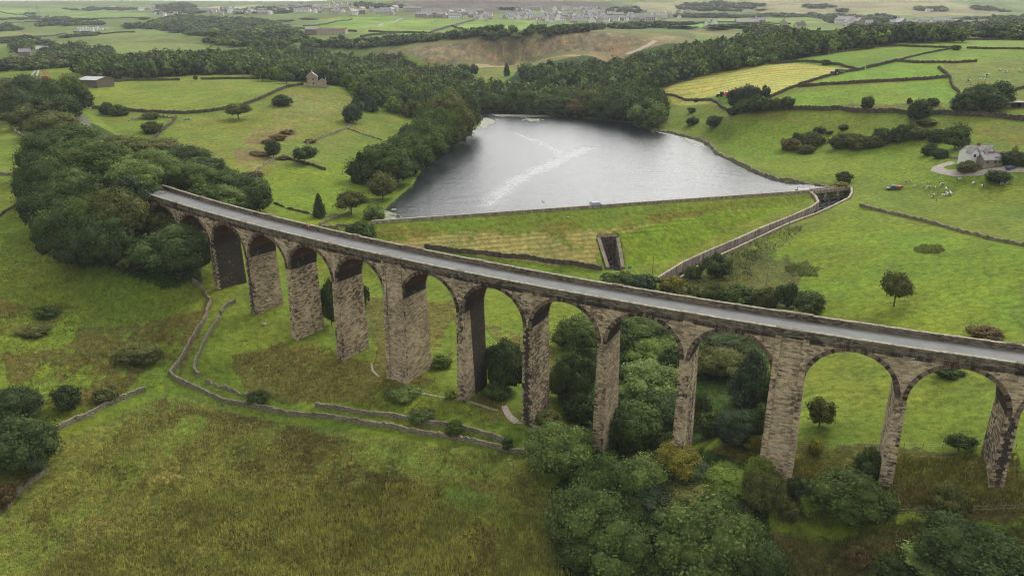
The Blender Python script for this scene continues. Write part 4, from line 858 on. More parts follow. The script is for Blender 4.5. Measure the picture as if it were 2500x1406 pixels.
# ---- woods: the nearest trees one by one, the deep interior as one mass per wood
def upoly(P): return P
BB = {k: crown_arrays(900+k, 'dome', 7, 110, .11, 1) for k in range(6)}
def scatter(P, spacing, seed, jit=.45):
    r = random.Random(seed); Q = [at(u, v) for u, v in P]; Q = [(p.x, p.y) for p in Q if p is not None]; Qa = np.array(Q); out = []
    x0, y0 = Qa.min(0); x1, y1 = Qa.max(0); y = y0; row = 0
    while y < y1:
        x = x0+(row % 2)*spacing/2
        while x < x1:
            out.append((x+r.uniform(-jit, jit)*spacing, y+r.uniform(-jit, jit)*spacing)); x += spacing
        y += spacing*.87; row += 1
    A_ = np.array(out); k = inpoly(A_[:, 0]+0., A_[:, 1]+0., Q); return A_[k]
def px(p):
    d = np.array([p[0], p[1], p[2]-HC]); z = d@FW; return 1250+F*(d@RT)/z, 703-F*(d@UP)/z
def wood(name, polys, spacing, hgt, nind, pal, label, glabel, group, seed, wid=1.15, thin=None):
    pts = np.concatenate([scatter(P, spacing, seed+i) for i, P in enumerate(polys)])
    if thin is not None: pts = pts[fbm(pts[:, 0], pts[:, 1], 130, seed, 3) > thin]
    if len(pts) == 0: return
    z = hats(pts[:, 0], pts[:, 1]); r = random.Random(seed)
    d = np.hypot(pts[:, 0], pts[:, 1]); order = np.argsort(d)
    V = []; Fq = []; T = []; TC = []; nv = 0; cnt = 0
    for idx in order:
        x, y, zz = pts[idx][0], pts[idx][1], z[idx]; u, v = px((x, y, zz+hgt/2))
        if u < -140 or u > 2640 or v < -60: continue
        h = hgt*r.uniform(.7, 1.2); w_ = spacing*wid*r.uniform(.85, 1.25); c = PAL[r.choice(pal)]; f_ = r.uniform(1., 1.75); rz = r.random()*6.28
        if cnt < nind and 0 < u < 2500:
            cm, tm = lib('dome', 'small')[r.randrange(4)]; o = link('woodland_tree', cm); o.location = (x, y, zz-h*.05); o.scale = (w_, w_, h); o.rotation_euler = (0, 0, rz); o.color = (*[q*f_ for q in c], 1)
            tag(o, glabel, 'tree', group); cnt += 1; continue
        v_, f4, t_ = BB[r.randrange(6)]; ca, sa = math.cos(rz), math.sin(rz)
        V.append(np.stack([x+(v_[:, 0]*ca-v_[:, 1]*sa)*w_, y+(v_[:, 0]*sa+v_[:, 1]*ca)*w_, zz-h*.05+v_[:, 2]*h], 1))
        sh = np.where(f4 < 0, 0, nv); Fq.append(f4+sh); T.append(t_); TC.append(np.tile(np.array(c)*f_, (len(v_), 1))); nv += len(v_)
    if V: tag(link(name, arr_mesh(name, np.concatenate(V), np.concatenate(Fq), np.concatenate(T), LEAF, np.concatenate(TC))), label, 'woodland', kind='stuff')
    return cnt, len(V)
WD = 'DDMMLLGOAB'
print('wood', wood('woodland', [[(250,196),(430,190),(620,182),(640,196),(740,200),(840,215),(900,255),(1010,292),(1120,250),(1180,262),(1180,225),(1110,185),(1000,160),(840,148),(740,136),(620,136),(480,146),(380,156),(250,168),(180,180),(200,195)]],
     9.5, 12, 90, WD, 'dense mixed wood behind the farm hill and left of the lake', 'tree at the near edge of the dense wood behind the farm hill', 'trees at the edge of the farm hill wood', 11))
print('wood', wood('woodland', [[(1180,275),(1400,290),(1500,292),(1600,290),(1625,250),(1600,222),(1640,205),(1760,178),(1880,158),(2000,135),(2150,114),(2340,104),(2350,98),(2150,99),(2080,104),(1960,114),(1880,110),(1800,120),(1720,124),(1650,140),(1540,166),(1420,170),(1300,180),(1265,192),(1290,200),(1400,212),(1500,230),(1420,240),(1330,228),(1190,222)]],
     9.5, 12, 120, WD, 'dense wood running from the far shore up to the right', 'tree at the near edge of the wood beyond the lake', 'trees at the edge of the far shore wood', 12))
# ---------------------------------------------------------------- dry stone walls, channel, outlet
DRY = NT('drystone', .95, .1)
_v = DRY.N('ShaderNodeTexVoronoi'); _v.inputs['Scale'].default_value = 2.6; DRY.L(DRY.P(), _v.inputs['Vector'])
_c = DRY.mix(_v.outputs['Color'], (.11, .092, .068), (.29, .25, .18)); _c = DRY.mix(DRY.rng(DRY.noise(.5, 4, .7), .45, .75), _c, (.085, .09, .04)); _c = DRY.mix(DRY.rng(DRY.noise(3.3, 3, .7), .55, .7), _c, (.36, .33, .26))
DRY.col(_c); DRY.bump(_v.outputs['Distance'], .8, .15); DRY = DRY.mat
DRYB = flat('dark_fieldstone', (.085, .07, .052), .95, .1, var=.55, scale=.8)
CONC = NT('weathered_wall', .9, .15)
_st = CONC.noise(.9, 5, .7, CONC.map(CONC.P(), (1, 1, .12))); CONC.col(CONC.mix(CONC.rng(_st, .36, .66), (.15, .13, .1), (.46, .4, .31))); CONC = CONC.mat
def resample(P, step):
    out = []
    for a, b in zip(P[:-1], P[1:]):
        L = (Vector((a[0], a[1], 0))-Vector((b[0], b[1], 0))).length; n_ = max(1, int(L/step))
        for q in range(n_): out.append(tuple(a[i]+(b[i]-a[i])*q/n_ for i in range(3)))
    out.append(tuple(P[-1])); return out
wr = random.Random(5)
def wallmesh(mb, P3, h, t, deep=.8, jit=.18, follow=True, step=.8, wander=.22, gaps=0., m=0, batter=.15):
    Q = resample(P3, step); n_ = len(Q); L = []
    for i, q in enumerate(Q):
        a = Q[max(i-1, 0)]; b = Q[min(i+1, n_-1)]; d = Vector((b[0]-a[0], b[1]-a[1], 0)); d = d.normalized() if d.length > 0 else Vector((1, 0, 0)); nrm = Vector((-d.y, d.x, 0))
        w_ = wander*math.sin(i*.31+wr.random()*.7)+(wr.uniform(-.1, .1) if follow else 0); x, y = q[0]+nrm.x*w_, q[1]+nrm.y*w_
        z = (float(hats0(x, y)) if follow else q[2]); hh = h*(1+wr.uniform(-jit, jit)); 
        if gaps and wr.random() < gaps: hh *= .25
        L.append(((x, y), nrm, z, hh))
    for i in range(n_-1):
        (a, na, za, ha), (b, nb, zb, hb) = L[i], L[i+1]
        def pt_(o, nn, s_, z): return (o[0]+nn.x*s_, o[1]+nn.y*s_, z)
        T0, T1 = t/2*(1-batter), t/2*(1+batter)
        if follow and wr.random() < .5: T0 *= wr.uniform(.65, 1.2)
        A0, A1, A2, A3 = pt_(a, na, -T1, za-deep), pt_(a, na, -T0, za+ha), pt_(a, na, T0, za+ha), pt_(a, na, T1, za-deep)
        B0, B1, B2, B3 = pt_(b, nb, -T1, zb-deep), pt_(b, nb, -T0, zb+hb), pt_(b, nb, T0, zb+hb), pt_(b, nb, T1, zb-deep)
        mb.quad([A0, B0, B1, A1], None, 0, m); mb.quad([A1, B1, B2, A2], None, 0, m); mb.quad([A2, B2, B3, A3], None, 0, m)
        if i == 0: mb.quad([A0, A1, A2, A3], None, 0, m)
        if i == n_-2: mb.quad([B3, B2, B1, B0], None, 0, m)
def hats0(x, y): return hats(np.array([x]), np.array([y]))[0]
def wall(P, h, t, label, mat=None, name='field_wall', group=None, **k):
    P3 = [q for q in (at(u, v) for u, v in P) if q is not None]
    if len(P3) < 2: return
    mb = MB(); wallmesh(mb, P3, h, t, **k); return tag(mb.build(name, mat or DRY), label, 'wall', group)
wall([(470,690),(492,705),(516,738),(500,780),(470,830),(440,880),(416,914),(436,930),(475,950),(545,980),(640,1000),(760,1016),(850,1028),(930,1040),(1040,1060),(1130,1077),(1210,1092),(1290,1108)], 1.15, .6, 'long pale dry stone wall bending round the outside of the lane', jit=.22, wander=.18)
wall([(574,738),(556,746),(543,756),(538,768)], 1.2, .7, 'short curved wall piece near the wood end of the lane')
wall([(535,775),(516,808),(497,848),(478,882),(472,898),(477,910),(488,921)], 1.1, .6, 'hook shaped dry stone wall on the inner side of the lane', jit=.2)
wall([(505,934),(540,949),(590,963),(640,975)], .9, .6, 'low broken wall at the lane corner', jit=.35, gaps=.1)
wall([(770,993),(830,1001),(900,1011),(990,1024),(1050,1034),(1150,1054),(1235,1075)], 1.1, .6, 'straight wall running inside the lower lane', jit=.2, gaps=.03)
wall([(118,1062),(160,1040),(210,1018),(260,990),(310,970),(355,955)], 1.1, .7, 'wall slanting up across the meadow from the left edge', jit=.2)
wall([(15,1240),(45,1205),(80,1175),(115,1145)], .7, .9, 'collapsed rubble wall below the big tree at the left edge', jit=.5, gaps=.2)
wall([(0,428),(45,430),(90,434)], 1.3, .6, 'wall meeting the bank wood at the left edge')
wall([(0,530),(35,505),(60,475),(80,452)], .9, .5, 'overgrown wall beside the bank wood at the left edge', DRYB, gaps=.1)
wall([(25,312),(55,335),(75,350),(98,358)], 1.4, .7, 'wall curving under the leaning tree at the left edge')
wall([(225,266),(300,271),(360,276),(450,279),(520,273),(580,263),(630,246),(665,230),(700,215),(740,208)], 1.9, .7, 'long dark wall curving along the lower edge of the hill field', DRYB)
wall([(205,208),(260,202),(320,198),(440,197)], 1.7, .7, 'left half of the dark wall along the top of the hill field', DRYB)
wall([(490,195),(560,194),(632,194)], 1.7, .7, 'right half of the dark wall along the top of the hill field', DRYB)
wall([(430,288),(420,303),(392,324),(366,350)], 1.5, .7, 'wall dropping from the ruins to the bank wood', DRYB)
wall([(315,296),(345,290),(385,286),(425,289)], 1.1, 1., 'ruined walls of an old fold on the left hill', gaps=.35, jit=.5)
wall([(690,384),(725,396),(760,404),(795,416)], 1.2, .7, 'wall under the spreading thorn on the hillside', DRYB, gaps=.1)
wall([(750,354),(790,336),(820,326),(848,315),(857,306)], 1.2, .7, 'tumbledown wall climbing the slope left of the lake', gaps=.15, jit=.4)
wall([(850,316),(880,326),(932,343)], .8, .6, 'low wall stub falling from the wall corner toward the shore trees', gaps=.2, jit=.4)
wall([(598,442),(625,420),(645,405),(668,388)], .8, .6, 'broken wall line above the bank wood end', gaps=.3, jit=.5)
wall([(668,497),(700,509),(730,516),(768,526)], .7, .6, 'almost buried wall left of the lone conifer', DRYB, gaps=.2, jit=.5)
wall([(782,552),(812,535),(855,522)], 1.1, .5, 'light wall slanting up behind the parapet at the lake corner')
wall([(788,556),(850,553),(895,552)], .9, .5, 'low pale wall joining the dam wall at its left end')
wall([(1036,607),(1150,619),(1280,632),(1400,648),(1470,658)], 1.5, .8, 'dark thick wall along the toe of the dam', DRYB, name='toe_wall')
wall([(1592,318),(1640,325),(1700,338),(1733,352),(1748,372),(1800,396),(1850,423),(1900,443),(1960,447),(2030,455),(2045,460)], .9, 1., 'low stone edging round the right shore of the lake', name='shore_wall', jit=.3)
wall([(2098,504),(2150,516),(2250,539),(2330,562),(2420,585),(2520,608)], 1., .9, 'tumbled wall crossing the right pasture', jit=.35)
wall([(1815,273),(1900,269),(2050,269),(2200,278),(2240,281),(2300,280),(2400,285),(2520,298)], 2.4, .8, 'long high wall across the right hillside', DRYB)
wall([(1595,229),(1650,236),(1700,246),(1775,271)], 1.6, .7, 'wall dropping along the foot of the mown field', DRYB)
wall([(1600,222),(1690,192),(1760,172),(1850,157)], 1.3, .7, 'wall between the far wood and the mown field', DRYB)
wall([(1880,157),(2000,154),(2050,160),(2092,171)], 1.7, .8, 'wall along the top edge of the mown field', DRYB)
wall([(1880,240),(1940,214),(2000,194),(2060,178),(2110,170)], 1.8, .8, 'wall along the lower right edge of the mown field', DRYB)
wall([(1790,275),(1835,258),(1880,240)], 1.6, .8, 'wall behind the copse by the mown field', DRYB)
wall([(2115,168),(2150,160),(2190,150)], 2., .9, 'short wall section right of the mown field corner', DRYB)
wall([(2192,149),(2260,132),(2330,119)], 1.2, .7, 'faint wall rising to the single bush on the high fields', DRYB)
wall([(1948,214),(2050,207),(2170,200),(2312,191)], 1.9, .8, 'wall between the two bright fields on the right', DRYB)
wall([(2190,151),(2250,155),(2330,155),(2385,152)], 1.6, .8, 'level wall under the higher bright field on the right', DRYB)
wall([(2290,168),(2318,190),(2325,214),(2342,229)], 1.8, .9, 'wall at the left side of the grazed field near the right edge', DRYB)
wall([(1880,152),(2020,134),(2150,115),(2200,114),(2320,118)], 1.5, .8, 'wall along the foot of the long wood on the right', DRYB)
wall([(2360,119),(2430,121),(2520,122)], 1.5, .8, 'wall on the high fields at the right edge', DRYB)
wall([(2240,99),(2340,99),(2440,98)], 1.5, .8, 'farthest wall on the right just below the trees', DRYB)
wall([(2520,210),(2480,222),(2455,233)], 1.7, .8, 'wall at the right edge above the stone shed', DRYB)
wall([(2395,277),(2418,264),(2452,257)], 1.3, .8, 'curved wall leading to the stone shed')
wall([(2370,390),(2400,399),(2440,401)], 1., .5, 'garden wall in front of the white house')
wall([(2290,378),(2330,388),(2365,393)], 1., .6, 'pale wall at the side of the white house drive')
k_ = 0
for P in ([(900,78),(980,81),(1050,83)],[(1050,83),(1080,72),(1105,65)],[(1105,65),(1135,56),(1158,50)],[(1105,66),(1130,73),(1155,82)],[(1310,72),(1315,62),(1312,55)],[(880,92),(930,86),(980,82)],[(740,66),(800,60),(860,48)],[(725,70),(800,78),(870,79)]):
    wall(P, 3., 2., 'thin dark boundary between the green fields below the village', DRYB, group='village field boundaries', step=12, wander=0)
for P in ([(0,30),(60,38),(130,50)],[(0,95),(90,92),(160,84)],[(180,80),(250,84),(330,80)],[(20,152),(55,150),(65,160),(60,172)],[(1900,84),(1990,80),(2080,84)],[(1700,58),(1820,57),(1930,60)],[(160,47),(260,46),(350,45)],[(20,57),(110,55),(190,52)]):
    wall(P, 2.5, 1.8, 'thin dark boundary between distant fields', DRYB, group='distant field boundaries', step=12, wander=0)
# dam wave wall
DW = [Vector((DL[0]+ddir[0]*q-dnor[0]*.2, DL[1]+ddir[1]*q-dnor[1]*.2, CREST)) for q in np.linspace(4, dl-3, 60)]
t = empty('dam_wall', DW[0], 0, 'long pale stained wave wall along the top of the dam', 'wall')
def under(mb, root): o = np.array(root.location); mb.v = [tuple(np.array(p)-o) for p in mb.v]; return mb
mb = MB(); wallmesh(mb, DW, 1.05, .7, deep=1.6, jit=.0, follow=False, wander=0, step=6, batter=0); under(mb, t).build('wall_face', CONC, t)
mb = MB(); wallmesh(mb, [p+Vector((0, 0, 1.2)) for p in DW], 0.02, .95, deep=.14, jit=0, follow=False, wander=0, step=6, batter=0); under(mb, t).build('coping', COP, t)
# overflow channel
t = empty('overflow_channel', CHL3[4], 0, 'sunken stone overflow channel running down beside the dam', 'channel')
mb = MB(); CL = [Vector((p.x, p.y, p.z)) for p in CHL3]; wallmesh(mb, CL, .9, .9, deep=5, jit=.02, follow=False, wander=0, step=5, batter=0); under(mb, t).build('retaining_wall', CONC, t)
# buttress ribs on the tall wall
mb = MB()
Q = resample([tuple(p) for p in CL[2:]], 2.6)
for q in []: m1 = MB(); m1.box((q[0]+.35, q[1]-.62, q[2]-4.4), (.5, .5, 5.0), -.45); under(m1, t).build('wall_rib', CONC, t)
mb = MB(); CR = [Vector((p.x, p.y, p.z)) for p in CHR3]; wallmesh(mb, CR, .55, .8, deep=5, jit=.06, follow=False, wander=0, step=4, batter=0); under(mb, t).build('outer_wall', CONC, t)
CHW = NT('channel_water', .15, .5); CHW.col(CHW.mix(CHW.rng(CHW.noise(.7, 4, .8), .5, .66), (.012, .012, .01), (.2, .2, .19))); CHW = CHW.mat
mb = MB(); nL = 24
def along(P, f):
    Ls = [0]
    for a, b in zip(P[:-1], P[1:]): Ls.append(Ls[-1]+(b-a).length)
    d_ = f*Ls[-1]
    for i in range(len(P)-1):
        if d_ <= Ls[i+1] or i == len(P)-2: return P[i].lerp(P[i+1], (d_-Ls[i])/(Ls[i+1]-Ls[i]))
for i in range(nL):
    a0, a1 = along(CL, i/nL), along(CL, (i+1)/nL); b0, b1 = along(CR, i/nL), along(CR, (i+1)/nL)
    z = min(a0.z, b0.z)-2.3-.02*i
    mb.quad([(b0.x, b0.y, z), (b1.x, b1.y, z), (a1.x, a1.y, z), (a0.x, a0.y, z)]); mb.quad([(b1.x, b1.y, z), (b1.x, b1.y, z-1.2), (a1.x, a1.y, z-1.2), (a1.x, a1.y, z)], None, 0, 0)
under(mb, t).build('channel_bed', CHW, t)
# bridge over the lake outlet
b0, b1 = at(1980, 476), at(2070, 461); hd = math.atan2(b1.y-b0.y, b1.x-b0.x); Lb = (b1-b0).length
t = empty('outlet_bridge', (b0+b1)/2, hd, 'low stone bridge with two dark openings at the lake outlet', 'bridge')
mb = MB(); mb.box((0, 0, .1), (Lb+1, 3., .7)); mb.build('deck', COP, t)
for s_ in (-1, 1): mb = MB(); mb.box((0, s_*1.4, .81), (Lb+1, .35, .8)); mb.build('parapet', CONC, t)
for f_ in (-.5, -.17, .17, .5): mb = MB(); mb.box((Lb*f_, 0, -4.5), (1.1, 2.8, 4.58)); mb.build('bridge_pier', CONC, t)
# outlet at the toe of the dam
t = empty('culvert_outlet', (OB[3]+OB[2])/2, 0, 'walled stone culvert mouth cut into the foot of the dam', 'culvert')
mb = MB()
tl, tr_, br_, bl_ = [Vector(p) for p in OB]
for a, b in ((tl, bl_), (tr_, br_)): wallmesh(mb, [Vector((*a.xy, a.z)), Vector((*b.xy, b.z+.2))], .55, .8, deep=0., jit=.02, follow=False, wander=0, step=2.5, batter=0) if 0 else None
def slab(a, b, tk_, top_a, top_b, bot):
    d_ = (b-a); d_.z = 0; nn = Vector((-d_.y, d_.x, 0)).normalized()*tk_/2
    lo_ = [a-nn, b-nn, b+nn, a+nn]; mb.hexa([(p.x, p.y, bot) for p in lo_], [(lo_[0].x, lo_[0].y, top_a), (lo_[1].x, lo_[1].y, top_b), (lo_[2].x, lo_[2].y, top_b), (lo_[3].x, lo_[3].y, top_a)])
slab(bl_, tl, 1.3, bl_.z+.6, tl.z+.5, OFLOOR-1); slab(tr_, br_, 1.3, tr_.z+.5, br_.z+.6, OFLOOR-1)
under(mb, t).build('wing_wall', DRY, t)
mb = MB(); hv_ = (tr_-tl); hv_.z = 0; hl = hv_.length; hu = hv_.normalized(); nn = Vector((hu.y, -hu.x, 0))
ow, oh = 1.25, 2.3; top = max(tl.z, tr_.z)+.5; cx = hl/2
arc = [(cx+ow*math.cos(a), OFLOOR+oh-ow+ow*math.sin(a)) for a in np.linspace(math.pi, 0, 13)]
def hp(s_, z, o_=0.): q = tl+hu*s_+nn*o_; return (q.x, q.y, z)
mb.quad([hp(0, OFLOOR-1), hp(cx-ow, OFLOOR-1), hp(cx-ow, top), hp(0, top)]); mb.quad([hp(cx+ow, OFLOOR-1), hp(hl, OFLOOR-1), hp(hl, top), hp(cx+ow, top)])
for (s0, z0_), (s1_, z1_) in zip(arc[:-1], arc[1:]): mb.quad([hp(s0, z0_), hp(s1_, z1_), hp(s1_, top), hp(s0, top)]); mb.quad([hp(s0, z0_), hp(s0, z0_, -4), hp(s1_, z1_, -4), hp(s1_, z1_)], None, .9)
mb.quad([hp(0, top), hp(hl, top), hp(hl, top, -2.4), hp(0, top, -2.4)])
mb.quad([hp(cx-ow, OFLOOR-1, -4), hp(cx+ow, OFLOOR-1, -4), hp(cx+ow, OFLOOR+oh, -4), hp(cx-ow, OFLOOR+oh, -4)], None, 1.)  # tunnel lining blackened in colour to stand for the dark inside
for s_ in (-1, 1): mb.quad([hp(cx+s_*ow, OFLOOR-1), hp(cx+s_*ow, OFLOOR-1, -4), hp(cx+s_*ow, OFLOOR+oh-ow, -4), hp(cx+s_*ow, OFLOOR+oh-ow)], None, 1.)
under(mb, t).build('head_wall', stone('culvert_stone', light=(.17,.13,.1), mid=(.085,.065,.05), soot_shade=.6), t)
mb = MB(); z = OFLOOR+.25; mb.quad([(bl_.x, bl_.y, z), (br_.x, br_.y, z), (tr_.x, tr_.y, z), (tl.x, tl.y, z)]); under(mb, t).build('culvert_water', CHW, t)
# ---- tracks and paths
def ribbon(P, wd_, mat, label, name='path', lift=.08, kind='structure'):
    P3 = [q for q in (at(u, v) for u, v in P) if q is not None]; Q = resample([tuple(p) for p in P3], 1.5); mb = MB(); S = []
    for i, q in enumerate(Q):
        a = Q[max(i-1, 0)]; b = Q[min(i+1, len(Q)-1)]; d_ = Vector((b[0]-a[0], b[1]-a[1], 0)).normalized(); w_ = wd_*(1+.12*math.sin(i*.7)); n_ = Vector((-d_.y, d_.x, 0))*w_/2
        S.append([(q[0]+n_.x*k, q[1]+n_.y*k, float(hats0(q[0]+n_.x*k, q[1]+n_.y*k))+lift) for k in (-1, 0, 1)])
    for a, b in zip(S[:-1], S[1:]): mb.quad([a[0], b[0], b[1], a[1]]); mb.quad([a[1], b[1], b[2], a[2]])
    return tag(mb.build(name, mat), label, None, None, kind)
GRV = flat('gravel', (.3, .275, .235), .95, .1, var=.3, scale=1.2); DIRT = flat('worn_earth', (.27, .235, .19), .95, .05, var=.35, scale=2.)
ribbon([(192,279),(202,292),(212,308),(219,326)], 4.2, ROAD, 'grey lane emerging from the bank wood', 'road')
ribbon([(2328,397),(2305,403),(2290,408),(2287,414),(2305,420),(2340,424),(2385,424),(2425,418),(2460,414),(2520,416)], 4.5, GRV, 'pale drive looping in front of the white house', 'drive')
ribbon([(1231,990),(1236,1004),(1246,1019),(1262,1031)], 1.4, DIRT, 'bare worn patch of path beside a pier foot')
for P in ([(1262,1031),(1300,1040),(1345,1050)],[(1215,1003),(1160,985),(1110,975),(1040,962),(1000,955)],[(905,885),(910,905),(925,920)]): ribbon(P, .5, DIRT, 'faint trodden path winding past the pier feet')
ribbon([(1530,133),(1560,122),(1585,110),(1600,100)], 7, flat('quarry_track', (.34, .29, .21), .95, .05), 'pale track climbing the side of the quarry', 'road')
ribbon([(860,72),(915,66),(960,55),(985,46)], 7, GRV, 'pale lane dropping from the village between fields', 'road')
# lily patches
LILY = flat('lily_pads', (.17, .2, .11), .6, .3, var=.5, scale=.8); SCUM = flat('pale_weed', (.2, .21, .16), .6, .3, var=.4, scale=.5)
def patch(P, label, mat, seed):
    r = random.Random(seed); Q = [gxy(u, v, WATER) for u, v in P]; out = []
    for a, b in zip(Q, Q[1:]+Q[:1]):
        n_ = max(2, int(np.linalg.norm(b-a)/1.5))
        for q in range(n_): out.append(a+(b-a)*q/n_+np.array([r.uniform(-.8, .8), r.uniform(-.8, .8)]))
    import mathutils.geometry
    vv = [Vector((p[0], p[1], WATER+.03)) for p in out]; c = sum(vv, Vector())/len(vv)
    mb = MB(); tris = mathutils.geometry.tessellate_polygon([vv])
    for t_ in tris: mb.quad([vv[i] for i in t_])
    for i in range(30):
        q = vv[r.randrange(len(vv))]+Vector((r.uniform(-4, 4), r.uniform(-6, 6), 0)); s_ = r.uniform(.3, 1.2); mb.quad([q+Vector((math.cos(a)*s_, math.sin(a)*s_*1.4, .004*(i % 4))) for a in np.linspace(0, 2*math.pi, 8)[:-1]])
    me_ = mb.build('lily_patch', mat); return tag(me_, label, 'water weed', None, 'stuff')
patch([(1172,289),(1190,288),(1208,294),(1212,300),(1190,308),(1177,316),(1172,305)], 'pale lily mat in the far left bend of the lake', SCUM, 1)
patch([(1283,290),(1318,291),(1316,296),(1290,296)], 'thin lily mat in the middle of the far shore', SCUM, 2)
patch([(1200,279),(1330,281),(1370,284),(1300,286),(1210,284)], 'long weed strip under the far shore trees', SCUM, 3)
patch([(1600,319),(1640,328),(1665,335),(1650,334),(1610,325)], 'lily strip at the right lake corner', SCUM, 4); patch([(1658,332),(1690,341),(1718,350),(1722,357),(1690,349)], 'lily mat under the right shore wall', SCUM, 5)
patch([(925,520),(945,515),(966,522),(962,534),(940,540),(922,536)], 'green lily pads in the near left lake corner', LILY, 6)
# ---------------------------------------------------------------- buildings
def objcol(name, rough=.85, var=.18, sc=.8):
    m = NT(name, rough, .2); oi = m.N('ShaderNodeObjectInfo'); k = m.rng(m.noise(sc, 4, .6), .3, .7, 1-var, 1+var); m.col(m.mix(1., oi.outputs['Color'], k, 'MULTIPLY')); return m.mat
PWALL = objcol('painted_or_stone_wall'); SLATE = flat('slate_roof', (.24, .23, .225), .7, .3, var=.3, scale=.6); TILE = flat('brown_tile_roof', (.12, .085, .07), .8, .2, var=.25, scale=.6)
GLASS = flat('window_glass', (.03, .035, .04), .15, .6, var=.1); WHITE = flat('white_paint', (.78, .78, .76), .6, .3, var=.05)
DARK = flat('dark_void', (.015, .015, .015), .9, .05); RUST = flat('rusty_sheet', (.3, .11, .035), .7, .3, var=.4, scale=.5); GREYS = flat('grey_sheet_roof', (.36, .37, .37), .6, .3, var=.2, scale=.3)
RED = flat('red_paint', (.5, .03, .02), .4, .5, var=.1); BLACKP = flat('black_paint', (.02, .022, .025), .35, .5, var=.1); BLUE = flat('blue_paint', (.03, .06, .16), .4, .5, var=.1); TYRE = flat('tyre_rubber', (.02, .02, .02), .9, .1); ORNG = flat('orange_paint', (.55, .2, .03), .5, .4, var=.1)
WOOD = flat('old_timber', (.22, .18, .12), .9, .1, var=.3, scale=3); STEEL = flat('steel', (.3, .31, .32), .5, .5, var=.1)
def gable(mb, cx, cy, L, Wd, e, rg, z=0, over=.35, mw=0, mr=1, roofonly=False):     # ridge along x
    x0_, x1_, y0_, y1_ = cx-L/2, cx+L/2, cy-Wd/2, cy+Wd/2
    if not roofonly:
        q = [(x0_, y0_), (x1_, y0_), (x1_, y1_), (x0_, y1_)]
        for i in range(4):
            a, b = q[i], q[(i+1) % 4]; mb.quad([(*a, z-1.5), (*b, z-1.5), (*b, z+e), (*a, z+e)], None, 0, mw)
        mb.quad([(x1_, y0_, z+e), (x1_, y1_, z+e), (x1_, cy, z+rg)], None, 0, mw); mb.quad([(x0_, y1_, z+e), (x0_, y0_, z+e), (x0_, cy, z+rg)], None, 0, mw)
    k = (rg-e)/(Wd/2); o = over
    def roof(m2, th=.18):
        for s_ in (-1, 1):
            ye = cy+s_*(Wd/2+o); ze = z+e-k*o
            A = [(x0_-o, ye, ze+.04), (x1_+o, ye, ze+.04), (x1_+o, cy, z+rg+.04), (x0_-o, cy, z+rg+.04)]; B = [(p[0], p[1], p[2]+th) for p in A]
            if s_ > 0: A.reverse(); B.reverse()
            m2.hexa(A, B, 0, mr if m2 is mb else 0, True)
    return roof
def house_mesh(nm, L, Wd, e, rg, chim=1, wing=0, wall=None):
    mb = MB(); gable(mb, 0, 0, L, Wd, e, rg)(mb)
    for i in range(chim): mb.box((-L/2+.5+i*(L-1), 0, rg-.6), (1.0, .8, 1.7), 0, 0, 0)
    nwin = max(2, int(L/3))
    for fl in range(2 if e > 4.5 else 1):
        for i in range(nwin):
            x = -L/2+L*(i+.5)/nwin
            for s_ in (-1, 1): mb.box((x, s_*Wd/2, 1.+fl*2.6), (1.1, .12, 1.2), 0, 0, 2)
    if wing: 
        for p in (0,):
            m2 = MB(); gable(m2, 0, 0, Wd*.8, L*.4, e*.95, rg*.92)(m2)
            for i, (x, y, z) in enumerate(m2.v): m2.v[i] = (y+L*.2, -x-Wd*.35, z)
            n_ = len(mb.v); mb.v += m2.v; mb.f += [tuple(q+n_ for q in f) for f in m2.f]; mb.uv += m2.uv; mb.a += m2.a; mb.m += m2.m
    me_ = bpy.data.meshes.new(nm); me_.from_pydata(mb.v, [], mb.f)
    for m_ in (PWALL, SLATE, GLASS): me_.materials.append(m_)
    me_.polygons.foreach_set('material_index', mb.m); me_.update(); return me_
HM = [house_mesh('village_house', 9, 7.5, 5, 8, 1), house_mesh('village_house', 8, 8, 5, 8.4, 1, 1), house_mesh('village_house', 11, 7, 2.8, 6, 1), house_mesh('terraced_row', 34, 8, 5.5, 8.6, 2), house_mesh('terraced_row', 20, 8, 5.2, 8.2, 2)]
hr = random.Random(21)
STN = [(.5, .43, .34), (.4, .34, .27), (.6, .52, .42), (.33, .28, .23)]; WHT = [(.85, .84, .8), (.78, .74, .68)]
nh = 0
def village(boxes, label, group, wl):
    global nh
    for (u0, u1, v0, v1, n_, slope, pw_, pt_) in boxes:
        pts = []
        for i in range(n_):
            for tr in range(30):
                u = hr.uniform(u0, u1); v = hr.uniform(v0, v1)+slope*(u-u0)/(u1-u0); p = at(u, v)
                if p is None or p.y > 3600: continue
                if all((p.xy-q.xy).length > 13 for q in pts): break
            else: continue
            pts.append(p); k = hr.random(); me_ = HM[3 if k < pt_*.4 else 4 if k < pt_ else hr.choice((0, 0, 1, 2))]; white = hr.random() < pw_
            o = link(me_.name, me_); o.location = p; o.rotation_euler = (0, 0, hr.choice((.1, .1, 1.6, -.25, 1.3))+hr.uniform(-.15, .15)); s_ = hr.uniform(1.1, 1.5); o.scale = (s_,)*3
            o.color = (*hr.choice(WHT if white else STN), 1); tag(o, wl if white else label, 'house', group); nh += 1
village([(1170,1330,40,52,30,0,.5,.2),(1260,1480,22,50,66,0,.5,.15),(1330,1560,36,58,52,0,.55,.1),(1440,1580,48,57,14,0,.15,.6),(1500,1680,28,46,22,6,.45,.1),(1010,1190,32,46,34,0,.2,.4)], 'stone house in the village on the skyline right of centre', 'houses of the village', 'pale rendered house in the village on the skyline right of centre')
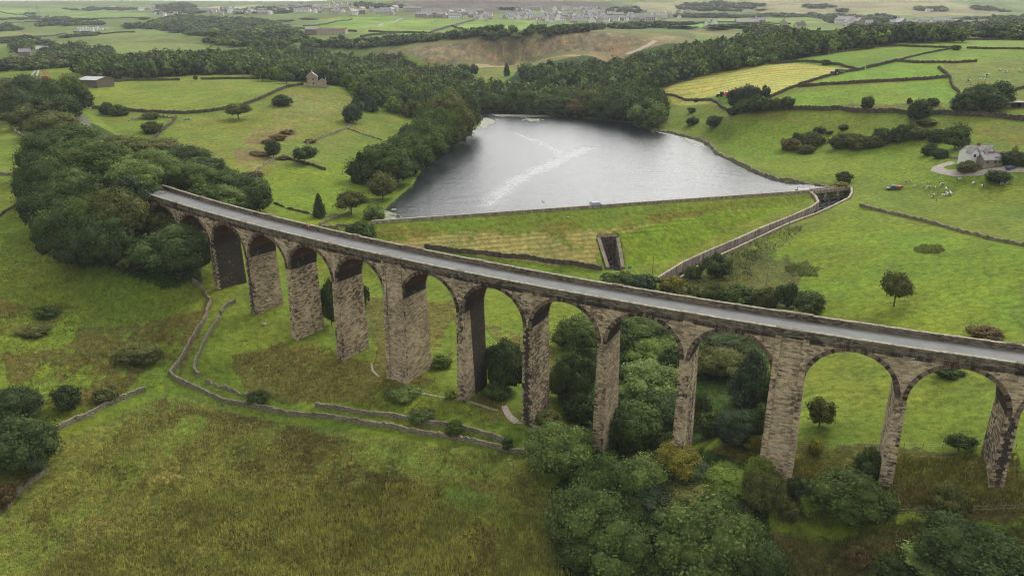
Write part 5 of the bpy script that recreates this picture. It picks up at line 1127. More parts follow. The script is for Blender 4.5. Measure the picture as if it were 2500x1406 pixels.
village([(850,1010,24,38,20,0,.15,.5),(690,860,10,34,42,0,.2,.35),(500,700,24,40,34,-4,.25,.3),(380,460,36,46,8,0,.5,.1),(270,380,20,28,8,0,.1,.3)], 'stone house in the spread village at the upper left of centre', 'houses of the upper left village', 'pale rendered house in the spread village at the upper left of centre')
village([(1910,1960,62,68,3,0,.2,.2),(2060,2200,58,68,9,0,.4,.3),(2220,2350,60,72,9,0,.7,.1),(1720,1760,60,66,3,0,.8,0),(1790,1860,60,66,4,0,0,.6),(1660,1700,28,38,4,0,0,0),(2260,2280,28,34,2,0,.6,0),(2330,2400,70,80,3,0,.1,0)], 'stone house scattered along the high ground at upper right', 'houses along the high right ground', 'pale rendered house scattered along the high ground at upper right')
print('houses', nh)
# --- nearer buildings
def P_(mb, name, mats, par, **k): return mb.build(name, mats, par, **k)
def wins(par, L, y, z, n_, w=.9, h=1.1, sx=0., fr=True):
    for i in range(n_):
        x = sx-L/2+L*(i+.5)/n_; mb = MB(); mb.box((x, y, z), (w, .1, h)); o = P_(mb, 'window', WHITE, par); m2 = MB(); m2.box((x, y+(-.05 if y < 0 else .05), z+.1), (w-.24, .06, h-.24)); P_(m2, 'pane', GLASS, o)
p = at(764, 209); far_ = empty('farmhouse', p, -1.35, 'lone stone farmhouse on the hilltop left of the lake', 'house')
WC = flat('farmhouse_stone', (.34, .29, .21), .9, .1, var=.25, scale=.7)
mb = MB(); rf = gable(mb, 0, 0, 10, 7.5, 6, 9); P_(mb, 'wall', WC, far_); mb = MB(); rf(mb); r_ = P_(mb, 'roof', [SLATE, SLATE], far_); mb = MB(); mb.box((-4.4, 0, 8.6), (1, .8, 1.8)); P_(mb, 'chimney', WC, r_)
mb = MB(); rf = gable(mb, 2, 6.6, 6, 5.6, 2.6, 4.4, 0); P_(mb, 'annex', [WC], far_); mb = MB(); rf(mb); P_(mb, 'annex_roof', [SLATE, SLATE], far_); mb = MB(); mb.box((4.6, 9, 3), (.7, .7, 2.8)); P_(mb, 'annex_chimney', WC, far_)
for zz in (1.2, 3.9):
    mb = MB(); mb.box((5.02, .6, zz), (.1, .9, 1.1)); P_(mb, 'window', GLASS, far_)
# white gabled house at the right
p = at(2392, 398); wh = empty('gabled_house', p+Vector((0, 3, 0)), .12, 'white gabled house with a stone front wing at the end of the drive', 'house'); wh.scale = (.86,)*3
SW_ = flat('house_stone', (.27, .235, .18), .9, .1, var=.25, scale=.7)
mb = MB(); rf = gable(mb, 0, 0, 13.5, 7.5, 4.8, 7.6); P_(mb, 'wall', [WHITE], wh); mb = MB(); rf(mb); r_ = P_(mb, 'roof', [SLATE, SLATE], wh); mb = MB(); mb.box((0, .2, 7.2), (1.3, .8, 1.9)); P_(mb, 'chimney', flat('chimney_brick', (.2, .09, .06), .9, .1), r_)
for gx, gw, gh in ((-5, 4, 7.6), (-1.4, 2, 6.2), (3.2, 5, 7.8)):
    m2 = MB(); rf = gable(m2, 0, 0, 3.4, gw, gh-gw*.62, gh); m3 = MB(); rf(m3)
    for q in (m2, m3):
        for i, (x, y, z) in enumerate(q.v): q.v[i] = (-y+gx, x-3.4, z)
    g_ = P_(m2, 'dormer_gable', [WHITE], wh); P_(m3, 'gable_roof', [SLATE, SLATE], g_)
    m4 = MB(); m4.box((gx, -5.16, 3.2), (1.2, .1, 1.3)); P_(m4, 'window', GLASS, wh)
m2 = MB(); rf = gable(m2, 1., -7.6, 9.5, 5.5, 2.7, 4.8); P_(m2, 'front_wing', [SW_], wh); m2 = MB(); rf(m2); P_(m2, 'wing_roof', [SLATE, SLATE], wh)
for x in (-2, 2, 4.4): m4 = MB(); m4.box((x, -10.4, 1.), (1., .12, 1.)); P_(m4, 'window', GLASS, wh)
p = at(2436, 398); t = empty('garage', p+Vector((1, 2, 0)), .12, 'low brown roofed garage beside the white gabled house', 'garage')
mb = MB(); rf = gable(mb, 0, 0, 9, 7, 2.6, 4.2); P_(mb, 'wall', [SW_], t); mb = MB(); rf(mb); P_(mb, 'roof', [TILE, TILE], t); mb = MB(); mb.box((2, -3.52, 0), (2.6, .1, 2.1)); P_(mb, 'garage_door', WHITE, t)
p = at(2468, 263); t = empty('stone_shed', p, .05, 'flat roofed dark stone shed with open bays on the right hillside', 'shed')
mb = MB(); mb.box((0, 2, -1), (12, .5, 3.6)); mb.box((-5.8, 0, -1), (.5, 4.6, 3.6)); mb.box((5.8, 0, -1), (.5, 4.6, 3.6)); mb.box((-3.6, -2, -1), (4, .5, 3.6)); mb.box((.9, -2, -1), (.6, .5, 3.6)); mb.box((4.6, -2, -1), (2, .5, 3.6)); P_(mb, 'wall', DRYB, t)
mb = MB(); mb.box((0, -.1, 2.62), (12.8, 5.4, .3)); P_(mb, 'roof', SLATE, t)
# farm sheds and yard at the left
p = at(236, 207); t = empty('barn', p, -.35, 'long low barn with pale sheet roof beyond the wood at left', 'barn')
mb = MB(); rf = gable(mb, 0, 0, 17, 15, 3.6, 5.4); P_(mb, 'wall', [flat('barn_boards', (.13, .11, .085), .9, .1)], t); mb = MB(); rf(mb); P_(mb, 'roof', [GREYS, GREYS], t)
p = at(250, 192); t = empty('round_roofed_barn', p+Vector((0, 6, 0)), -.3, 'round roofed barn with orange end above the pale barn', 'barn')
mb = MB(); n_ = 10
for i in range(n_):
    a0, a1 = math.pi*i/n_, math.pi*(i+1)/n_; P0 = [(x, -6.5*math.cos(a), 2.6+3.2*math.sin(a)) for x, a in ((-7, a0), (7, a0), (7, a1), (-7, a1))]; mb.quad(P0)
for x in (-7, 7):
    q = [(x, -6.5*math.cos(math.pi*i/n_), 2.6+3.2*math.sin(math.pi*i/n_)) for i in range(n_+1)]; mb.quad(q if x < 0 else q[::-1])
P_(mb, 'roof', BLACKP, t); mb = MB(); mb.box((0, 0, -1), (13.6, 12.6, 3.58)); P_(mb, 'wall', RUST, t); mb = MB(); mb.box((-2, -6.35, 0), (6, .2, 3.2)); P_(mb, 'barn_door', ORNG, t)
p = at(312, 192); t = empty('store_shed', p, .1, 'small grey store at the left end of the top field wall', 'shed'); mb = MB(); rf = gable(mb, 0, 0, 7, 5, 2.2, 3.4); P_(mb, 'wall', [SW_], t); mb = MB(); rf(mb); P_(mb, 'roof', [GREYS, GREYS], t)
for (u, v, L, Wd, e, rg, rz, wc, rm, lb) in ((63,137,13,9,5,8.5,.3,(.2,.16,.12),SLATE,'stone farmhouse among trees at the far left'),(106,130,14,9,5,8,.2,(.3,.26,.2),GREYS,'pale roofed farm building among trees at the far left'),
    (812,84,44,14,6,8.5,-.1,(.42,.35,.27),TILE,'long pale works building below the village'),(766,86,22,12,8,11,-.1,(.2,.17,.14),SLATE,'tall stone building beside the works below the village'),(1952,72,14,10,5,9,.2,(.55,.5,.42),TILE,'cream gabled house on the high right fields'),(885,35,16,10,9,11,.1,(.16,.13,.12),SLATE,'tall dark hall at the left end of the village')):
    p = at(u, v); t = empty('country_house', p, rz, lb, 'building'); mb = MB(); rf = gable(mb, 0, 0, L, Wd, e, rg); P_(mb, 'wall', [flat('walling', wc, .9, .1, var=.2, scale=.3)], t); mb = MB(); rf(mb); r_ = P_(mb, 'roof', [rm, rm], t); mb = MB(); mb.box((L/2-.8, 0, rg-.5), (1.1, .9, 1.8)); P_(mb, 'chimney', SW_, r_)
    wins(t, L, -Wd/2-.03, 1.2, max(2, int(L/5)), 1.2, 1.4)
# valve house on the dam, outlet gate
p = Vector((*gxy(1459, 510, CREST), CREST)); t = empty('valve_house', p+Vector((-dnor[0]*2.6, -dnor[1]*2.6, -2)), math.atan2(ddir[1], ddir[0]), 'small grey hipped roof valve house behind the dam wall', 'valve house')
mb = MB(); mb.box((0, 0, -2), (3.6, 2.6, 5.2)); P_(mb, 'wall', GREYS, t); mb = MB(); mb.box((0, 0, 3.22), (4.4, 3.4, .9), 0, 0, 0, .35); P_(mb, 'roof', flat('lead_roof', (.2, .22, .25), .5, .4), t)
p = Vector((*gxy(1972, 472, WATER), WATER)); t = empty('sluice_gate', p+Vector((0, 5, 0)), math.atan2(ddir[1], ddir[0]), 'dark metal sluice cover at the right end of the dam', 'sluice'); mb = MB(); mb.box((0, 0, -1), (6.5, 2.4, 1.7)); P_(mb, 'cover', BLACKP, t); mb = MB(); mb.tube((-3, 0, .7), (-3, 0, 2), .1); mb.tube((3, 0, .7), (3, 0, 2), .1); mb.tube((-3, 0, 1.9), (3, 0, 1.9), .08); P_(mb, 'rail', STEEL, t)
# ---- vehicles
def wheels(par, pts, r, wd_, mat=None):
    for x, y in pts:
        mb = MB(); mb.tube((x, y-wd_/2, r), (x, y+wd_/2, r), r, r, 14); o = P_(mb, 'wheel', TYRE, par); mb = MB(); mb.tube((x, y-wd_/2-.02, r), (x, y+wd_/2+.02, r), r*.5, r*.5, 10); P_(mb, 'rim', STEEL, o)
def car(loc, rz, mat, label, s=1., suv=False):
    t = empty('parked_car', loc, rz, label, 'car'); t.scale = (s,)*3; h = 1.7 if suv else 1.42
    def loft(prof, w, m_, name, w2_=None):
        mb = MB(); n_ = len(prof)
        L_ = [(x, -w/2+(0 if not w2_ else 0), z) for x, z in prof]; R_ = [(x, w/2, z) for x, z in prof]
        if w2_: L_ = [(x, -(w if z < 1. else w2_)/2, z) for x, z in prof]; R_ = [(x, (w if z < 1. else w2_)/2, z) for x, z in prof]
        for i in range(n_): j = (i+1) % n_; mb.quad([L_[i], L_[j], R_[j], R_[i]])
        mb.quad(L_[::-1]); mb.quad(R_); return P_(mb, name, m_, t)
    loft([(-2.15,.3),(2.1,.3),(2.2,.6),(2.1,.8),(1.1,.95),(-2.05,1.),(-2.2,.7)][::-1], 1.75, mat, 'body')
    loft([(-1.95,.97),(1.1,.93),(.45,h-.05),(-1.5 if not suv else -1.8,h-.03)][::-1], 1.6, GLASS, 'window_glass', 1.35)
    mb = MB(); mb.box((-.6, 0, h-.04), (1.9, 1.36, .06)); P_(mb, 'roof', mat, t)
    wheels(t, [(-1.35, -.8), (-1.35, .8), (1.3, -.8), (1.3, .8)], .33, .22)
    for s_ in (-1, 1): mb = MB(); mb.box((2.14, s_*.6, .58), (.1, .3, .16)); P_(mb, 'headlight', WHITE, t)
    return t
car(at(2467, 413), .4, BLUE, 'dark blue car parked on the drive near the right edge')
p = at(2417, 397); t = empty('caravan', p+Vector((0, 1.2, 0)), .05, 'white touring caravan parked in front of the gabled house', 'caravan')
prof = [(-3,.6),(2.9,.6),(3.2,1.3),(2.9,2.3),(2.4,2.65),(-2.5,2.65),(-3.1,2.2)][::-1]; mb = MB(); L_ = [(x, -1.1, z) for x, z in prof]; R_ = [(x, 1.1, z) for x, z in prof]
for i in range(len(prof)): j = (i+1) % len(prof); mb.quad([L_[i], L_[j], R_[j], R_[i]])
mb.quad(L_[::-1]); mb.quad(R_); P_(mb, 'body', WHITE, t); wheels(t, [(-.1, -.95), (-.1, .95)], .33, .2)
for x in (-2, .2, 2.1): mb = MB(); mb.box((x, -1.13, 1.4), (1., .06, .6)); P_(mb, 'window', GLASS, t)
mb = MB(); mb.tube((3, 0, .5), (4.2, 0, .45), .07); P_(mb, 'tow_bar', STEEL, t)
def tractor(p, rz, mat, label, s=1.):
    t = empty('tractor', p, rz, label, 'tractor'); t.scale = (s,)*3
    mb = MB(); mb.box((1.1, 0, .75), (2.1, .8, .85), 0, 0, 0, .1); mb.box((-.3, 0, .6), (1.6, .9, .7)); P_(mb, 'bonnet', mat, t)
    mb = MB(); mb.box((-.55, 0, 1.3), (1.5, 1.5, 1.3), 0, 0, 0, .12); P_(mb, 'cab', GLASS, t); mb = MB(); mb.box((-.55, 0, 2.62), (1.6, 1.6, .14)); P_(mb, 'cab_roof', mat, t)
    wheels(t, [(-.9, -.85), (-.9, .85)], .85, .45); wheels(t, [(1.6, -.75), (1.6, .75)], .52, .35); mb = MB(); mb.tube((1.2, .3, 1.6), (1.2, .3, 2.5), .05); P_(mb, 'exhaust', STEEL, t); return t
tractor(at(1759, 238), 3.3, BLACKP, 'dark tractor at the left foot of the mown field', 1.35)
p = at(1776, 236); t = empty('forage_wagon', p, 3.3, 'bright red implement behind the dark tractor', 'implement'); t.scale = (1.3,)*3; mb = MB(); mb.box((0, 0, .7), (2.8, 1.9, 1.5), 0, 0, 0, .15); P_(mb, 'hopper', RED, t); mb = MB(); mb.box((-1.7, 0, .5), (1., 2.4, .5)); P_(mb, 'rake', RED, t); wheels(t, [(0, -1), (0, 1)], .5, .3); mb = MB(); mb.tube((1.3, 0, .7), (2.6, 0, .6), .08); P_(mb, 'draw_bar', STEEL, t)
tractor(at(2038, 183), 2.9, BLUE, 'blue tractor at the right corner of the mown field', 1.4)
p = at(2052, 180); t = empty('hay_trailer', p, 2.9, 'trailer heaped with grass behind the blue tractor', 'trailer'); t.scale = (1.3,)*3; mb = MB(); mb.box((0, 0, .8), (4, 2.1, .25)); P_(mb, 'bed', STEEL, t); mb = MB(); mb.box((0, 0, 1.06), (3.7, 2., 1.3), 0, 0, 0, .25); P_(mb, 'load', flat('cut_grass', (.16, .19, .05), .95, .05, var=.4), t); wheels(t, [(-.8, -1), (-.8, 1)], .45, .3)
p = at(2177, 463); t = car(p, 3.2, flat('dull_green_paint', (.06, .075, .07), .5, .4), 'dark off-road truck standing in the right pasture', 1.05, True); t.name = 'pickup_truck'; t['category'] = 'truck'
p = at(2192, 462); t = empty('feed_trailer', p, 3.2, 'rusty red feed trailer hitched behind the off-road truck', 'trailer'); mb = MB(); mb.box((0, 0, .55), (3., 1.7, .9), 0, 0, 0, -.12); P_(mb, 'tank', RUST, t); wheels(t, [(-.2, -.9), (-.2, .9)], .35, .22); mb = MB(); mb.tube((-1.4, .3, 1.4), (-2.1, .3, 2.4), .1); P_(mb, 'spout', STEEL, t); mb = MB(); mb.tube((1.5, 0, .6), (2.6, 0, .5), .06); P_(mb, 'draw_bar', STEEL, t)
# crane arm and machines in the yard
p = at(112, 192); t = empty('crane', p, 0, 'red folding loader crane above the trees at far left', 'crane'); mb = MB(); mb.box((0, 0, 0), (5, 2.4, 2.)); P_(mb, 'base', RED, t); wheels(t, [(-1.6, -1.1), (1.6, -1.1), (-1.6, 1.1), (1.6, 1.1)], .5, .4); mb = MB(); mb.tube((0, 0, 2), (-1.5, 0, 6.5), .35, .3, 6); mb.tube((-1.5, 0, 6.5), (3.8, 0, 3.6), .3, .2, 6); P_(mb, 'boom', RED, t)
for i, (u, v) in enumerate(((82, 190), (94, 188))): 
    p = at(u, v); t = empty('conveyor', p, .3*i, ('left' if i == 0 else 'right')+' one of two blue-grey screening conveyors in the far yard', 'machine'); mb = MB(); mb.box((0, 0, .8), (1.2, 9, .4)); mb.v = [(x, y, z+(y+4.5)*.45) for x, y, z in mb.v]; P_(mb, 'belt', STEEL, t); mb = MB(); mb.tube((0, 2.5, 0), (0, 2.5, 3.9), .2); mb.tube((0, -3.5, 0), (0, -3.5, 1.2), .2); P_(mb, 'stand', BLUE, t); wheels(t, [(-.8, 0), (.8, 0)], .5, .3)
# white caravans of the far site
me_ = None
for i, (u, v) in enumerate(((190,78),(200,77),(208,79),(216,76),(224,77),(232,75),(240,74),(248,74),(256,73),(263,73),(196,72),(206,71),(222,72),(236,71))):
    if me_ is None: mb = MB(); mb.box((0, 0, 0), (9, 3.4, 2.8), 0, 0, 0); mb.box((0, 0, 2.81), (9.2, 3.6, .35), 0, 0, 1, .1); mb.box((-2, -1.72, 1), (1.6, .1, 1), 0, 0, 2); mb.box((2, -1.72, 1), (1.6, .1, 1), 0, 0, 2); o = mb.build('static_caravan', [WHITE, GREYS, GLASS]); me_ = o.data
    else: o = link('static_caravan', me_)
    o.location = at(u, v); o.rotation_euler = (0, 0, prng.uniform(-.5, 1)); o.scale = (1.2,)*3; tag(o, 'white static caravan in the row of the far valley site at upper left', 'caravan', 'static caravans of the valley site')
# ---- poles, fences, pylons
def pole(u, v, h, label, r=.12, cross=True):
    p = at(u, v); t = empty('utility_pole', p, .4, label, 'pole'); mb = MB(); mb.tube((0, 0, -.3), (0, 0, h), r, r*.7, 8); P_(mb, 'post', WOOD, t)
    if cross: mb = MB(); mb.box((0, -.1, h-.5), (1.3, .1, .12)); P_(mb, 'cross_arm', WOOD, t)
pole(1593, 669, 6.5, 'thin pole in the meadow right of the culvert'); pole(1871, 696, 6.5, 'thin pole behind the far parapet right of the channel'); pole(2285, 495, 6.5, 'leaning light pole among the cows'); pole(1925, 566, 5, 'pole at the side of the overflow channel')
pole(326, 190, 8, 'left pole on the skyline of the hill field', .2); pole(504, 186, 8, 'right pole on the skyline of the hill field', .2); pole(638, 205, 8, 'pole near the trees left of the farmhouse', .2)
def pylon(u, v, h, label):
    p = at(u, v); t = empty('electricity_pylon', p, .5, label, 'pylon'); mb = MB(); b = h*.11
    for sx in (-1, 1):
        for sy in (-1, 1): mb.tube((sx*b, sy*b, 0), (sx*b*.18, sy*b*.18, h), .3, .2, 4)
    for i in range(6):
        f0, f1 = i/6, (i+1)/6; w0, w1 = b*(1-.82*f0), b*(1-.82*f1)
        for sy in (-1, 1): mb.tube((-w0, sy*w0, h*f0), (w1, sy*w1, h*f1), .15, .15, 4); mb.tube((w0, sy*w0, h*f0), (-w1, sy*w1, h*f1), .15, .15, 4)
    P_(mb, 'tower', STEEL, t); mb = MB()
    for f0, l in ((.7, .2), (.82, .26), (.93, .16)): mb.tube((-h*l, 0, h*f0), (h*l, 0, h*f0), .25, .25, 4)
    P_(mb, 'cross_arm', STEEL, t)
pylon(72, 37, 46, 'left and farther of two lattice pylons at upper left'); pylon(97, 54, 44, 'right and nearer of two lattice pylons at upper left')
def fence(P, h, label, every=None, rails=2, rad=.05, name='post_fence', prad=.09):
    P3 = [at(u, v) for u, v in P]; P3 = [p for p in P3 if p is not None]; Q = resample([tuple(p) for p in P3], every) if every else [tuple(p) for p in P3]; t = empty(name, Q[0], 0, label, 'fence')
    Q = [(x, y, float(hats0(x, y))) for x, y, z in Q]; o0 = Vector(Q[0])
    for q in Q: mb = MB(); c = Vector(q)-o0; mb.tube(c+Vector((0, 0, -.3)), c+Vector((0, 0, h)), prad, prad*.85, 6); P_(mb, 'post', WOOD, t)
    mb = MB()
    for a, b in zip(Q[:-1], Q[1:]):
        for k in range(rails): z = h*(.9-.4*k); mb.tube(Vector(a)-o0+Vector((0, 0, z)), Vector(b)-o0+Vector((0, 0, z)), rad, rad, 4)
    P_(mb, 'wire' if rad < .04 else 'rail', STEEL if rad < .04 else WOOD, t)
fence([(1895,1272),(1948,1264),(2005,1267),(2090,1262),(2175,1260),(2237,1258),(2340,1255),(2450,1250),(2540,1247)], 1.6, 'wire fence with weathered posts above the bottom right meadow', None, 2, .015, prad=.08)
fence([(1960,1093),(2060,1094),(2160,1095),(2300,1096),(2480,1095)], 1.3, 'thin wire fence along the terrace behind the last arches', 3.2, 2, .014, prad=.06)

# gate across the track and a pale board, at the wood end of the deck
s0 = spos(1)-7.62-6.5; g = vpt(s0, 0, -1.27); t = empty('timber_gate', g, vhead(s0)+math.pi/2, 'timber gate closing the track at the wood end of the viaduct', 'gate')
for x in (-3.2, 0, 3.2): mb = MB(); mb.box((x, 0, 0), (.18, .18, 1.5)); P_(mb, 'post', WOOD, t)
for z in (.35, .75, 1.15): mb = MB(); mb.box((0, .14, z), (6.6, .06, .14)); P_(mb, 'rail', WOOD, t)
g = vpt(spos(1)-7.62-2.5, 1.2, -1.27); t = empty('pale_bench', g, .3, 'small pale bench at the wood end of the deck', 'bench')
mb = MB(); mb.box((0, 0, .42), (2., .8, .1)); P_(mb, 'seat', COP, t)
for x in (-.8, .8): mb = MB(); mb.box((x, 0, 0), (.15, .6, .41)); P_(mb, 'leg', COP, t)
p = at(1537, 662); t = empty('notice_board', p, .2, 'small blue notice beside the culvert mouth', 'sign'); mb = MB(); mb.box((0, 0, .9), (1.3, .08, 1.)); P_(mb, 'board', flat('blue_sheet', (.04, .2, .32), .5, .4), t); mb = MB(); mb.box((-.5, .08, 0), (.08, .08, 1.9)); mb.box((.5, .08, 0), (.08, .08, 1.9)); P_(mb, 'post', WOOD, t)
p = at(458, 293); t = empty('water_trough', p, .2, 'pale blue-green water trough on the left hillside', 'trough'); mb = MB(); mb.tube((-1.6, 0, .2), (1.6, 0, .2), .01, .01, 4)
TR_ = flat('trough_paint', (.2, .33, .28), .6, .3); mb = MB()
for s_ in (-1, 1): mb.box((0, s_*.7, 0), (3.4, .12, .8)); mb.box((s_*1.65, 0, 0), (.12, 1.28, .8))
P_(mb, 'basin', TR_, t); mb = MB(); mb.box((0, 0, .05), (3.1, 1.2, .5)); P_(mb, 'trough_water', CHW, t)
# pale boulders
for u, v, s_, lb in ((644, 793, .8, 'pale boulder lying in the grass between two piers'), (2395, 402, .7, 'white stone in the house garden'), (1387, 532, .6, 'white stone on the dam slope')):
    p = at(u, v); iv, if_ = ICO[2]; r = np.random.default_rng(int(u)); V_ = iv*np.array([1, .8, .6])*(1+.12*r.normal(size=(len(iv), 1)))*s_
    me_ = bpy.data.meshes.new('boulder'); me_.from_pydata([tuple(q) for q in V_], [], [tuple(f) for f in if_]); me_.materials.append(COP); o = link('boulder', me_); o.location = p+Vector((0, 0, .2*s_)); tag(o, lb, 'rock')
# ---- people and animals
def skin(name, V, E, Rd, sub=2):
    me_ = bpy.data.meshes.new(name); me_.from_pydata(V, E, []); o = bpy.data.objects.new('tmp', me_); COL.objects.link(o)
    sm = o.modifiers.new('s', 'SKIN')
    for i, r in enumerate(Rd):
        sv = me_.skin_vertices[0].data[i]; sv.radius = (r, r) if not isinstance(r, tuple) else r; sv.use_root = i == 0
    ss_ = o.modifiers.new('u', 'SUBSURF'); ss_.levels = sub; ss_.render_levels = sub
    dg = bpy.context.evaluated_depsgraph_get(); dg.update(); out = bpy.data.meshes.new_from_object(o.evaluated_get(dg)); bpy.data.objects.remove(o); out.name = name; return out
SKIN = flat('skin', (.42, .25, .18), .6, .3, var=.05); 
def person(p, rz, jacket, trouser, hair, label, step=.22, bag=None):
    V = [(0, 0, .95), (0, 0, 1.15), (0, 0, 1.38), (0, 0, 1.5), (0, .01, 1.62), (0, 0, 1.74), (.17, 0, 1.42), (.25, .1, 1.15), (.24, .26, .95), (.24, .3, .88), (-.17, 0, 1.42), (-.25, -.1, 1.15), (-.24, .02, .93), (-.24, .05, .85),
         (.1, .0, .88), (.11, step, .5), (.11, step*.8, .08), (.11, step*.8+.16, .04), (-.1, 0, .88), (-.11, -step*.3, .5), (-.11, -step*1.4, .12), (-.11, -step*1.4+.15, .04)]
    E = [(0,1),(1,2),(2,3),(3,4),(4,5),(2,6),(6,7),(7,8),(8,9),(2,10),(10,11),(11,12),(12,13),(0,14),(14,15),(15,16),(16,17),(0,18),(18,19),(19,20),(20,21)]
    R_ = [.15,.15,.17,.065,.1,.07,.075,.055,.042,.038,.075,.055,.042,.038,.1,.068,.05,.04,.1,.068,.05,.04]
    me_ = skin('body', V, E, R_, 1)
    for m_ in (SKIN, jacket, trouser, BLACKP): me_.materials.append(m_)
    me_.polygons.foreach_set('material_index', [3 if q.center.z < .1 else 2 if q.center.z < .92 and abs(q.center.x) < .2 else 1 if q.center.z < 1.5 and not (q.center.z < .96 and abs(q.center.x) > .2) else 0 for q in me_.polygons])
    me_.polygons.foreach_set('use_smooth', [True]*len(me_.polygons))
    t = link('person', me_); t.location = p; t.rotation_euler = (0, 0, rz); tag(t, label, 'person')
    iv, if_ = ICO[2]; mh = bpy.data.meshes.new('hair'); mh.from_pydata([(x*.115, y*.13-.02, z*.12+1.69) for x, y, z in iv if True], [], [tuple(f) for f in if_ if iv[f].mean(0)[2] > -.1 or iv[f].mean(0)[1] < -.3]); mh.materials.append(hair); link('hair', mh, t)
    if bag: mb = MB(); mb.box((0, -.2, 1.05), (.32, .2, .42), 0, 0, 0, .1); mb.build('backpack', bag, t)
HAIR = flat('brown_hair', (.05, .03, .02), .7, .2); NAVY = flat('navy_cloth', (.02, .03, .06), .9, .1); JEANS = flat('grey_cloth', (.08, .09, .11), .9, .1); REDC = flat('red_cloth', (.5, .03, .04), .9, .1); PALE = flat('pale_cloth', (.5, .5, .48), .9, .1)
def deckpt(u, v):
    best = None
    for s in np.arange(-110, -20, .4):
        for off in (-1.5, -.5, .5, 1.5, 2.5, 3.2):
            q = vpt(s, off, -1.27); a, b = px(q); e = (a-u)**2+(b-v)**2
            if best is None or e < best[0]: best = (e, s, off)
    return best[1], best[2]
s_, o_ = deckpt(751, 562); person(vpt(s_, o_, -1.28), vhead(s_)-math.pi/2, REDC, NAVY, HAIR, 'walker in a red jacket on the viaduct deck', bag=None)
person(vpt(s_+1.5, o_-.3, -1.28), vhead(s_)-math.pi/2+.1, NAVY, JEANS, HAIR, 'walker in dark clothes beside the one in red', bag=PALE)
COWM = NT('cow_hide', .8, .2); _tc = COWM.N('ShaderNodeTexCoord'); _oi = COWM.N('ShaderNodeObjectInfo'); _va = COWM.N('ShaderNodeVectorMath', operation='ADD'); COWM.L(_tc.outputs['Object'], _va.inputs[0])
_cx = COWM.N('ShaderNodeCombineXYZ'); COWM.L(COWM.math('MULTIPLY', _oi.outputs['Random'], 40.), _cx.inputs[0]); COWM.L(_cx.outputs[0], _va.inputs[1])
_n = COWM.noise(1.5, 2, .5, _va.outputs[0]); COWM.col(COWM.mix(COWM.rng(_n, .52, .53), (.66, .63, .57), (.018, .016, .015))); COWM = COWM.mat
def cow_mesh(graze):
    hz_ = (.35 if graze else 1.35); hx = 1.55 if graze else 1.5
    V = [(-.75, 0, 1.05), (-.3, 0, 1.0), (.3, 0, 1.0), (.75, 0, 1.08), (1.1, 0, 1.05 if graze else 1.3), (hx-.15, 0, hz_+.2), (hx+.12, 0, hz_-.08),
         (-.85, .2, .9), (-.75, .22, .62), (-.9, .22, .5), (-.82, .22, .04), (-.85, -.2, .9), (-.78, -.22, .62), (-.95, -.22, .5), (-.9, -.22, .04), (.72, .2, .8), (.72, .2, .45), (.7, .2, .04), (.72, -.2, .8), (.8, -.2, .45), (.78, -.2, .04), (-1.0, 0, 1.15), (-1.1, 0, .6)]
    E = [(0,1),(1,2),(2,3),(3,4),(4,5),(5,6),(0,7),(7,8),(8,9),(9,10),(0,11),(11,12),(12,13),(13,14),(3,15),(15,16),(16,17),(3,18),(18,19),(19,20),(0,21),(21,22)]
    R_ = [.32,.38,.38,.33,.2,.15,.1,.16,.1,.07,.06,.16,.1,.07,.06,.12,.08,.06,.12,.08,.06,.05,.035]
    m_ = skin('cow', V, E, R_, 1); m_.materials.append(COWM); m_.polygons.foreach_set('use_smooth', [True]*len(m_.polygons)); return m_
CW_ = [cow_mesh(True), cow_mesh(False)]
cl = [(2341.6,441,'pale cow highest and nearest the drive'),(2375,451,'piebald cow in the middle of the three right ones'),(2399,457,'mostly black cow right of the herd'),(2449,452,'white cow nearest the right edge'),(2299,453,'piebald cow left of the drive end'),(2309,465,'white cow in the middle of the herd'),(2282,461,'white cow near the leaning pole'),(2265,461,'piebald cow left of the leaning pole'),(2278,481,'cow lowest left of the herd'),(2304,480,'left cow of the lowest huddle'),(2311,476,'middle cow of the lowest huddle'),(2321,476,'right cow of the lowest huddle')]
for i, (u, v, lb) in enumerate(cl): o = link('cow', CW_[i % 2]); o.location = at(u, v+1); o.rotation_euler = (0, 0, prng.uniform(-1.2, 4)); tag(o, lb, 'cow', 'cattle in the right pasture')
for u, v in ((2266,447),(2243,452),(2247,450),(2232,457),(2224,444),(2213,448),(2255,458)): o = link('calf', CW_[0]); o.location = at(u, v); o.scale = (.55,)*3; o.rotation_euler = (0, 0, prng.uniform(0, 6)); tag(o, 'small white calf between the feed trailer and the herd', 'calf', 'calves near the feed trailer')
for u, v in ((2441,174),(2455,178),(2490,176),(2413,188),(2397,199),(2365,202)): o = link('cow', CW_[0]); o.location = at(u, v); o.scale = (1.3,)*3; o.rotation_euler = (0, 0, prng.uniform(0, 6)); tag(o, 'dark cow grazing the high field near the right edge', 'cow', 'cattle in the high right field')
bm_ = skin('bird', [(0, 0, 0), (.3, 0, .02), (.45, 0, .06), (-.4, 0, 0), (.05, .5, .16), (-.1, 1., .05), (.05, -.5, .16), (-.1, -1., .05)], [(0,1),(1,2),(0,3),(0,4),(4,5),(0,6),(6,7)], [.12,.09,.05,.05,.06,.025,.06,.025], 1); bm_.materials.append(BLACKP)
d = ray(1326, 494); o = link('bird', bm_); o.location = (d[0]*200, d[1]*200, HC+d[2]*200); o.rotation_euler = (.3, 0, .5); tag(o, 'dark bird flying low over the lake', 'bird')
